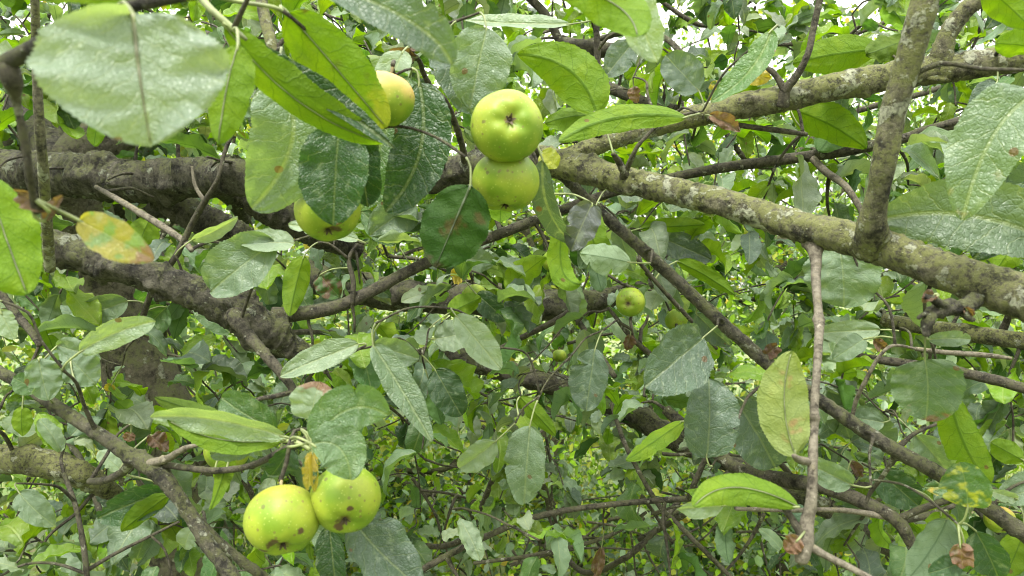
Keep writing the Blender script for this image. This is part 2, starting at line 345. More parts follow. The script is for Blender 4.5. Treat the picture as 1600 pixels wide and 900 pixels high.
hE = branch('thin dark branch curving up from the mossy stub and passing behind the main limb',
  [(425,492,30,.90),(470,490,27,.91),(530,478,25,.93),(590,450,23,.95),(650,418,21,.97),(720,388,20,.99),(790,362,20,1.0),(860,335,19,1.02),(950,303,17,1.04),(1040,280,17,1.04),(1130,262,19,1.04),(1220,250,20,1.03),(1310,237,22,1.02),(1390,222,19,1.0),(1450,205,16,.99),(1520,190,13,.98),(1600,165,11,.97),(1750,120,9,.95),(1900,60,6,.93)], TW, 16, .09, .006, 12,
  extra=[['M_BARK_TWIG',(1400,222,16,1.0),(1440,205,15,.99),(1500,188,15,.98),(1515,180,14,.98)],
         ['M_BARK_PALE',(1270,248,14,1.02),(1290,268,14,1.0),(1320,290,13,.97),(1342,322,11,.95),(1350,345,8,.93)],
         ['M_BARK_TWIG',(550,475,9,.93),(552,440,10,.93),(545,405,8,.93),(560,380,5,.93)]])
hF = branch('dark rough limb at left sloping down to a crusty lichened broken stub',
  [(62,382,46,.86),(85,388,64,.86),(140,402,62,.86),(200,420,58,.86),(260,440,58,.86),(320,465,62,.86),(370,490,68,.87),(410,515,64,.88),(450,540,50,.9),(485,556,30,.91),(498,560,10,.92)], DK, 52, .16, .003, 60,
  extra=[['M_BARK_TWIG',(365,492,34,.84),(385,520,24,.82),(415,555,20,.80),(445,590,17,.79),(470,625,12,.78)],
         ['M_BARK_TWIG',(70,390,20,.85),(72,360,14,.83),(78,335,12,.8)]])
hG = branch('mossy branch at lower left running down into a rough fork at the bottom edge',
  [(-420,380,14,.8),(-160,500,20,.74),(-60,550,20,.72),(30,598,21,.71),(100,643,24,.70),(160,682,25,.69),(205,712,29,.685),(245,735,36,.68),(270,765,27,.67),(295,800,26,.665),(325,850,27,.66),(365,905,28,.65),(420,1000,36,.63)], M_BARK_MOSS, 26, .16, .0035, 40,
  extra=[['M_BARK_MOSS',(245,735,22,.68),(275,772,18,.69),(310,815,18,.70),(360,862,18,.71),(430,915,18,.72),(520,980,16,.73)],
         ['M_BARK_PALE',(230,725,18,.68),(262,716,14,.67),(290,700,10,.66),(310,696,6,.66)],
         ['M_BARK_TWIG',(205,712,20,.69),(195,735,16,.7),(165,750,14,.73),(140,752,12,.76)]])
hH = branch('stubby mossy bough at the left edge below the thin leafy branch',
  [(-300,700,60,1.25),(-150,712,56,1.18),(-20,716,52,1.12),(60,722,52,1.1),(110,735,50,1.1),(150,755,40,1.12),(185,775,26,1.15),(205,790,14,1.17)], GR, 30, .16, .005, 14)
hI = branch('blurred dark branch close to the lens at top left above a large round leaf',
  [(-160,170,34,.33),(-60,128,34,.325),(10,98,32,.32),(70,66,30,.315),(140,34,27,.31),(205,10,24,.305),(290,-8,24,.31),(380,-30,22,.32),(520,-90,20,.34)], DK, 20, .08, .003, 6,
  extra=[['M_BARK_TWIG',(12,98,34,.32),(18,125,40,.322),(22,140,26,.325),(28,170,14,.33),(38,220,16,.335),(46,270,14,.34),(52,310,14,.35),(60,330,22,.355)],
         ['M_BARK_TWIG',(168,22,16,.31),(185,14,12,.30),(200,20,8,.298)]])
hJ = branch('straight upright grey-green water shoot at the far left',
  [(78,420,20,.80),(70,300,19,.72),(62,200,18,.68),(57,100,16,.66),(55,20,15,.64),(52,-80,14,.62)], GR, 14, .05, .006, 4)
hK = branch('zigzag grey twig crossing the dark left limb and forking upwards',
  [(150,292,8,1.05),(185,312,11,1.0),(215,330,12,.97),(248,350,13,.95),(285,375,12,.93),(300,392,9,.92)], PL, 12, .10, .004, 6,
  extra=[['M_BARK_TWIG',(215,520,12,.98),(240,450,12,.95),(275,400,12,.93),(300,350,12,.92),(318,318,12,.9),(340,280,8,.88),(352,235,8,.88),(375,180,8,.88),(385,120,6,.88)],
         ['M_BARK_PALE',(320,315,9,.9),(305,290,7,.9),(300,260,5,.9)]])
hL = branch('thin straight upright shoot standing just right of the topmost apple',
  [(934,212,16,.86),(935,190,12,.85),(934,140,12,.84),(933,80,12,.83),(932,30,11,.82),(930,-40,10,.81)], TW, 12, .07, .005, 8)
hM = branch('pale brown twig hanging straight down from the main limb, swollen at its lower end',
  [(1273,360,60,.672),(1273,376,44,.665),(1274,394,26,.655),(1275,414,19,.645),(1275,440,17,.625),(1279,490,16,.60),(1279,500,23,.597),(1280,512,17,.59),(1277,570,15,.565),(1272,640,16,.545),(1273,652,21,.54),(1272,665,16,.54),(1270,720,18,.52),(1268,780,20,.51),(1262,810,24,.51),(1256,850,34,.505),(1252,880,22,.50)], PL, 20, .10, .0035, 8,
  extra=[['M_BARK_TWIG',(1262,850,20,.505),(1230,800,12,.51),(1205,770,9,.52)],
         ['M_BARK_PALE',(1262,852,18,.505),(1290,868,14,.50),(1330,888,13,.49),(1380,915,12,.48),(1450,960,12,.47)],
         ['M_BARK_PALE',(1265,722,16,.52),(1248,718,14,.51),(1240,712,8,.50)]])
hN = branch('knobbly dark fruit spur beside the upper middle leaves, forked above the main limb',
  [(728,262,16,.90),(722,228,12,.86),(710,190,12,.82),(695,158,13,.79),(675,140,12,.76),(662,115,10,.74),(655,95,9,.72),(640,80,7,.71)], TW, 12, .18, .0035, 10,
  extra=[['M_BARK_TWIG',(700,165,9,.8),(703,195,8,.83),(695,235,9,.87),(692,262,9,.9)],
         ['M_BARK_TWIG',(955,290,22,.8),(975,275,18,.77),(968,255,13,.76),(958,240,9,.75)],
         ['M_BARK_TWIG',(975,275,12,.77),(990,240,9,.75),(1000,222,7,.745)]])
hO = branch('thin branch running almost level behind the lime leaf at lower right of centre',
  [(560,960,14,1.05),(660,890,13,1.05),(760,838,12,1.05),(830,810,12,1.05),(900,795,11,1.05),(1000,784,11,1.05),(1080,779,11,1.04),(1130,776,10,1.04),(1200,765,8,1.03)], TW, 10, .12, .006, 8,
  extra=[['M_BARK_TWIG',(740,880,7,1.2),(830,868,8,1.2),(930,845,8,1.2),(980,822,8,1.2),(1010,800,6,1.2)],
         ['M_BARK_TWIG',(1075,779,10,1.04),(1085,755,11,1.02),(1105,710,10,1.0),(1110,690,6,.98)],
         ['M_BARK_TWIG',(955,630,8,1.3),(975,690,9,1.25),(1000,740,9,1.2),(1030,790,10,1.15),(1060,820,10,1.12),(1100,860,9,1.1),(1150,910,8,1.1)]])
hP = branch('heavy dark bough deep in the shade behind the middle of the picture',
  [(480,430,60,1.75),(560,450,60,1.7),(640,462,58,1.65),(720,468,56,1.62),(800,470,60,1.6),(870,478,58,1.6),(930,470,44,1.6),(980,455,30,1.62),(1040,430,24,1.65)], DK, 24, .2, .01, 16, protect=False)
hQ = branch('dark gnarled bough sloping from the centre down to the right behind the leaves',
  [(690,545,34,1.95),(760,572,38,1.9),(840,592,42,1.85),(920,618,44,1.8),(1000,652,48,1.72),(1060,690,42,1.65),(1120,715,36,1.6),(1200,750,34,1.55),(1300,800,34,1.5),(1400,860,36,1.45),(1500,930,40,1.4)], DK, 24, .2, .01, 16, protect=False)
hR = branch('pair of thin grey-brown branches crossing at the lower right behind the hanging twig',
  [(1040,640,20,1.15),(1110,700,24,1.1),(1160,735,24,1.05),(1240,752,28,.98),(1300,765,28,.92),(1350,785,26,.88),(1400,812,25,.85),(1425,850,22,.84),(1450,900,22,.83)], TW, 16, .12, .006, 10,
  extra=[['M_BARK_PALE',(1150,795,8,.9),(1230,797,9,.88),(1310,797,10,.87),(1370,805,12,.86),(1400,812,10,.85)],
         ['M_BARK_TWIG',(1400,812,14,.85),(1440,795,14,.84),(1480,782,12,.83),(1530,770,8,.82)],
         ['M_BARK_TWIG',(1400,815,14,.85),(1450,805,13,.86),(1490,790,9,.86)],
         ['M_BARK_TWIG',(1300,765,18,.93),(1340,757,12,.95),(1400,770,12,.97),(1440,800,10,1.0)]])
hS = branch('grey branch behind the right end of the main limb, level with the dried spur',
  [(1380,500,26,1.15),(1450,512,28,1.1),(1520,522,32,1.05),(1590,532,32,1.0),(1700,545,34,.95),(1850,560,34,.9),(2150,610,30,.88),(2500,640,20,.9)], GR, 18, .12, .007, 8,
  extra=[['M_BARK_TWIG',(1560,530,16,1.03),(1572,505,13,1.02),(1580,480,11,1.0)]])
hT = branch('thin brown branch running level under the round leaf at right',
  [(1290,545,10,1.0),(1360,560,14,.98),(1430,570,18,.95),(1500,582,19,.92),(1560,595,20,.9),(1620,612,20,.88),(1750,640,22,.85),(2000,680,18,.85),(2250,690,10,.87)], TW, 14, .10, .006, 8,
  extra=[['M_BARK_PALE',(1430,545,8,.9),(1470,550,9,.88),(1540,555,10,.87),(1580,560,6,.87)]])
hU = branch('dried brown forked spur drooping below the right part of the main limb',
  [(1535,455,30,.56),(1510,478,28,.54),(1482,482,26,.53),(1458,488,24,.525),(1450,505,18,.52),(1446,525,11,.52)], DK, 18, .35, .002, 24,
  extra=[[(1482,482,20,.53),(1462,470,16,.52),(1445,462,10,.52)],[(1500,480,14,.535),(1512,495,14,.53),(1522,500,8,.53)],[(1460,490,12,.525),(1442,492,10,.52),(1434,498,6,.52)]])
hV = branch('fresh green shoot at the top left of centre bearing the spotted lime leaves',
  [(220,-90,12,.44),(290,-30,13,.43),(330,15,14,.42),(365,45,11,.42),(385,62,7,.42)], M_STALK, 10, .05, .004, 3,
  extra=[[(320,-10,10,.43),(370,2,9,.435),(430,12,8,.44),(452,25,6,.45)],
         ['M_BARK_GREY',(400,-60,22,.62),(412,20,22,.61),(425,70,22,.6),(432,100,18,.6),(430,118,10,.58)],
         ['M_BARK_TWIG',(430,80,10,.6),(455,60,8,.6),(500,120,7,.6),(540,180,7,.6),(560,210,6,.58)]])
hW = branch('small leafy spur at lower left of centre carrying the pair of blemished apples',
  [(250,725,12,.68),(330,735,12,.66),(390,728,12,.64),(440,705,13,.60),(470,690,14,.57),(485,680,12,.55)], TW, 12, .16, .004, 6,
  extra=[['M_STALK',(480,690,9,.555),(486,670,6,.555),(485,655,5,.555)],['M_STALK',(430,690,6,.57),(460,690,8,.56),(485,702,9,.555)]])
hX = branch('hidden knotted spur behind the two touching apples in the upper middle',
  [(850,250,20,.84),(838,236,15,.78),(825,225,11,.72),(815,220,8,.68)], TW, 10, .15, .003, 5)
hY = branch('thin twig with dried bud scales beside the little apple right of centre',
  [(1075,600,8,1.0),(1030,565,10,.96),(1000,540,10,.94),(985,525,10,.93),(965,500,8,.93),(950,480,6,.93)], TW, 10, .15, .004, 6,
  extra=[['M_BARK_PALE',(990,535,7,.93),(987,515,6,.92),(985,500,6,.92)],
         ['M_BARK_TWIG',(915,470,12,1.05),(870,500,12,1.08),(830,520,11,1.1),(780,545,9,1.12)]])
hZ = branch('thin leaning twigs at the lower left corner under the mossy bough',
  [(100,740,8,.95),(118,790,9,.93),(130,850,10,.92),(138,920,10,.9)], TW, 10, .10, .005, 5,
  extra=[['M_BARK_TWIG',(130,895,8,.92),(180,865,7,.93),(230,840,6,.95),(280,815,5,.97)],
         ['M_BARK_TWIG',(0,455,14,.95),(25,490,15,.94),(50,520,14,.93),(62,540,10,.92)]])
hAA = branch('upper background branch high among the leaves right of centre',
  [(780,-40,14,1.5),(850,20,16,1.5),(900,110,16,1.5),(960,140,22,1.45),(1010,160,18,1.4),(1060,170,14,1.35)], TW, 14, .12, .008, 8,
  extra=[['M_BARK_TWIG',(1180,70,8,1.4),(1290,65,9,1.4),(1370,40,8,1.4),(1420,15,7,1.4)],
         ['M_BARK_TWIG',(1030,0,8,1.6),(1100,40,9,1.6),(1160,10,8,1.6),(1200,-20,8,1.6)],
         ['M_BARK_TWIG',(880,70,30,1.55),(930,78,34,1.5),(975,75,20,1.5)]])

def thicket(label, x0, x1, y0, y1, d0, d1, n, seed):
    rr = random.Random(seed); ym = (y0+y1)/2
    pts = [(x0+(x1-x0)*q/6, ym+rr.uniform(-.3, .3)*(y1-y0), 11, d0+(d1-d0)*rr.random()) for q in range(7)]
    ex = []
    for k in range(n):
        a = rr.uniform(x0, x1); b_ = rr.uniform(y0, y1); an = rr.choice([rr.uniform(.9, 2.2), rr.uniform(-.6, .6)]); ln = rr.uniform(90, 260); d = rr.uniform(d0, d1); w_ = rr.uniform(3.5, 8)
        cur = rr.uniform(-.5, .5); e = ['M_BARK_TWIG']
        for q in range(6):
            e.append((a, b_, w_*(1-q*.13), d)); a += math.cos(an)*ln/5; b_ += math.sin(an)*ln/5; an += cur/5+rr.uniform(-.25, .25); d += rr.uniform(-.04, .04)
        ex.append(e)
    return branch(label, pts, TW, 9, .14, .012, 8, protect=False, extra=ex)
thicket('tangle of bare thin twigs low in the centre behind the level branch', 560, 1060, 620, 960, 1.5, 2.3, 34, 5)
thicket('tangle of thin twigs at lower right behind the crossing grey-brown branches', 1000, 1560, 640, 940, 1.3, 2.0, 24, 6)
thicket('fine crossing twigs high at the left behind the big round leaf', -40, 520, 0, 240, 1.6, 2.2, 16, 7)
thicket('fine crossing twigs high at the right against the sky gaps', 760, 1600, -30, 330, 1.4, 2.2, 26, 8)
thicket('fine twigs low at the left under the mossy bough', -40, 420, 640, 940, 1.3, 2.0, 18, 9)
thicket('fine twigs in the middle between the mossy stub and the small apple', 440, 960, 380, 640, 1.2, 1.9, 18, 10)

# ------------------------------------------------------------ leaves
SAGE = (.135, .20, .125); DARK = (.028, .070, .024); LIME = (.112, .20, .010); PALE = (.225, .30, .20); MID = (.068, .14, .042)
YEL = (.38, .31, .04); BRN = (.13, .08, .05); BLUE = (.085, .13, .095)
def ring_w(s, a, b):
    tm = a/(a+b); mxv = tm**a*(1-tm)**b
    return (max(s, 0)**a)*(max(1-s, 0)**b)/mxv
def leaf_geo(b, m, t_, W, n0, rows=60, cols=10, fold=.15, wave=.04, twist=0., a=.5, bb=.62, ser=.03, seed=0, cup=0., edgecurl=0., fd=None, bend=0., irr=.09):
    """blade along the Bezier b,m,t_ (Vectors, relative to b); returns verts, faces, uv"""
    V = []; U = []; L = (m-b).length+(t_-m).length; rnd = random.Random(seed); ph = rnd.uniform(0, 50)
    bb = max(bb, .53) if (m-b).length < .2 and W < .07 else bb; asy = rnd.uniform(-.05, .05); fd = .4 if fd is None else fd
    bites = [(rnd.uniform(.25, .9), rnd.choice((-1, 1)), rnd.uniform(.015, .04), rnd.uniform(.15, .45)) for _ in range(rnd.choice((0, 0, 1, 2)))] if rows > 40 else []
    Nn = n0.normalized(); teeth = rnd.randint(24, 32)
    for i in range(rows+1):
        s = i/rows; s_ = min(max(s, .0008), .9995)
        c = b*(1-s)**2+m*(2*s*(1-s))+t_*s*s
        T = ((m-b)*(2*(1-s))+(t_-m)*(2*s)).normalized()
        Nn = (n0-T*n0.dot(T)).normalized()
        if twist: Nn = Matrix.Rotation(twist*(s-.5), 3, T) @ Nn
        S = T.cross(Nn)
        w_ = .5*W*ring_w(s_, a, bb)
        for j in range(-cols, cols+1):
            u = j/cols; au = abs(u); x = u*w_*(1+asy*(1 if u > 0 else -1)+irr*noise.noise((s*3.1+ph, (2.5 if u > 0 else -2.5), 4))+irr*.5*noise.noise((s*9+ph, (2.5 if u > 0 else -2.5), 8)))
            for (bs, bd, bw, bh) in bites:
                if u*bd > 0: x *= 1-bh*math.exp(-((s-bs)/bw)**2)
            if au > .99 and ser: 
                tt = (s*teeth) % 1.0; x *= 1-ser*2*(tt)-ser*1.2*noise.noise((s*6+ph, u, 0))
            f = fold*(1+fd*noise.noise((s*2+ph, (1 if u > 0 else -1)*3, 1)))
            h = abs(x)*math.sin(f)+W*wave*(noise.noise((s*3+ph, u*1.3, 2))*(.3+au)+.35*au*math.sin(s*22+ph+(1.5 if u > 0 else 0)))+W*.02*noise.noise((s*9+ph, u*5, 7))
            h += cup*W*(au**2)+edgecurl*W*max(0, au-.6)**1.5*2
            xx = x*math.cos(f)
            V.append(c+S*xx+Nn*h); U.append((x/max(L, 1e-6)+.5, s))
    if bend:
        V = [v+Nn*(bend*L*(u_[1]**2.2)) for v, u_ in zip(V, U)]
    nc = 2*cols+1; Fc = []
    for i in range(rows):
        for j in range(nc-1):
            p = i*nc+j; Fc.append((p, p+1, p+nc+1, p+nc))
    return V, Fc, U

def nearest(p, hosts=None, maxd=None, nskel=None):
    global _NP, _NPL
    if len(SKEL) != _NPL: _NP = np.array([list(s[0]) for s in SKEL]); _NPL = len(SKEL)
    d = np.linalg.norm(_NP-np.array(list(p)), axis=1)
    if hosts is not None:
        msk = np.array([s[2] in hosts for s in SKEL]); d = np.where(msk, d, 1e9)
    k = int(d.argmin()); return SKEL[k], float(d[k])
_NP = None; _NPL = -1
def twig_path(a, b, ra, rb, seed, sag=.12, n=None):
    rnd = random.Random(seed); L = (b-a).length; n = n or max(3, int(L/.03)); pts = []
    for i in range(n+1):
        s = i/n; j = L*.06*(1 if 0 < i < n else 0)
        q = a.lerp(b, s)+Vector((rnd.uniform(-j, j), rnd.uniform(-j, j), rnd.uniform(-j, j)+L*sag*math.sin(s*math.pi)))
        pts.append((q, ra+(rb-ra)*s))
    return pts
def add_twig(h, a, b, ra, rb, seed):
    pth = catmull(twig_path(a, b, ra, rb, seed), .008)
    loc = a; V, Fc = tube(pth, 8, .15, seed=seed % 97)
    o = mesh('twig', [v-loc for v in V], Fc, M_BARK_TWIG, h.root, loc)
    add_skel(h, pth[1:], 2); h.twigs.append(o)
def mul(c, k): return tuple(min(1, v*k) for v in c)
LEAFN = [0]
def hero(bx, by, tx, ty, wpx, d, col, side='top', roll=0, d2=None, mid=None, label=None, name='leaf', host=None, **kw):
    """one leaf of the photo: base and tip pixel, apparent width, distance"""
    LEAFN[0] += 1; seed = LEAFN[0]
    d2 = d if d2 is None else d2
    b = P(bx, by, d); t_ = P(tx, ty, d2); dm = (d+d2)/2
    if mid: m = P(2*mid[0]-(bx+tx)/2, 2*mid[1]-(by+ty)/2, mid[2] if len(mid) > 2 else dm)
    else:
        m = P((bx+tx)/2, (by+ty)/2, dm)+Vector((0, -1, .3))*(t_-b).length*random.uniform(-.02, .16)
    T = (t_-b).normalized(); tc_ = (Vector((0, 0, CZ))-(b+t_)/2).normalized(); n = (tc_-T*tc_.dot(T)).normalized()
    n = Matrix.Rotation(math.radians(roll), 3, T) @ n
    if side == 'under': n = -n
    W = wpx*dm/F/max(.35, abs(math.cos(math.radians(roll))))
    args = dict(fold=.34, wave=.08, seed=seed, bend=random.uniform(-.22, .12))
    if roll == 0 and W < .07:
        rq = math.radians(random.uniform(-22, 22)); n = Matrix.Rotation(rq, 3, T) @ n; args.update(kw)
    Vb, Fc, U = leaf_geo(Vector(), m-b, t_-b, W, n, **args)
    (sp, sr, hi), dist = nearest(b, hosts=[host.i] if host else None)
    h = HOSTS[hi]
    if dist > .055:
        dirn = (b-t_).normalized(); e = b+dirn*.018+(sp-b).normalized()*.012
        add_twig(h, sp, e, min(.0022, sr), .0011, seed); att = e
    else: att = sp
    # colours: a tint per vertex lets the tip be brown where the photo shows it
    c = np.tile(np.array(col if not isinstance(col, dict) else col['base'], float), (len(Vb), 1))
    if isinstance(col, dict):
        nn = np.array([noise.noise((u[0]*5+seed, u[1]*5, .3))*.22+noise.noise((u[0]*17+seed, u[1]*17, .3))*.10 for u in U]); uu = np.array(U)
        if 'tip' in col:
            k = np.clip((uu[:, 1]+nn-col.get('at', .7))/.08, 0, 1)[:, None]; c = c*(1-k)+np.array(col['tip'])*k
        if 'patch' in col:
            k = np.clip((nn-col.get('th', .04))/.06, 0, 1)[:, None]; c = c*(1-k)+np.array(col['patch'])*k
    if name == 'leaf' and ((side == 'under' and d < .6) or d < .35) and W > .012:
        cen = [(Vb[i*(2*10+1)+10], max(.0001, (.00036 if W < .05 else .0011)*(1-i/60)**.8)) for i in range(0, 59, 2)]
        cv, cf = tube(cen, 6, .0)
    else: cv = None
    lf = mesh(name, Vb, Fc, M_LEAF, h.root, b, uv=U, tint=c)
    if label: lf['label'] = label
    ex = (t_-b).normalized()
    mp = (b+att)/2+ex*-.004
    sv, sf = tube(catmull([(att, .0011), (mp, .0009), (b, .0009), (b+ex*.004, .0006)], .003), 7, .04)
    mesh('leaf_stalk', [v-b for v in sv], sf, M_STALK, lf, b)
    if cv: mesh('midrib', cv, cf, M_RIBD if (not isinstance(col, dict) and sum(col) < .2) or (isinstance(col, dict) and sum(col['base']) < .2) else M_RIB, lf, b)
    h.leaves.append(lf)
    return lf
U_ = 'under'
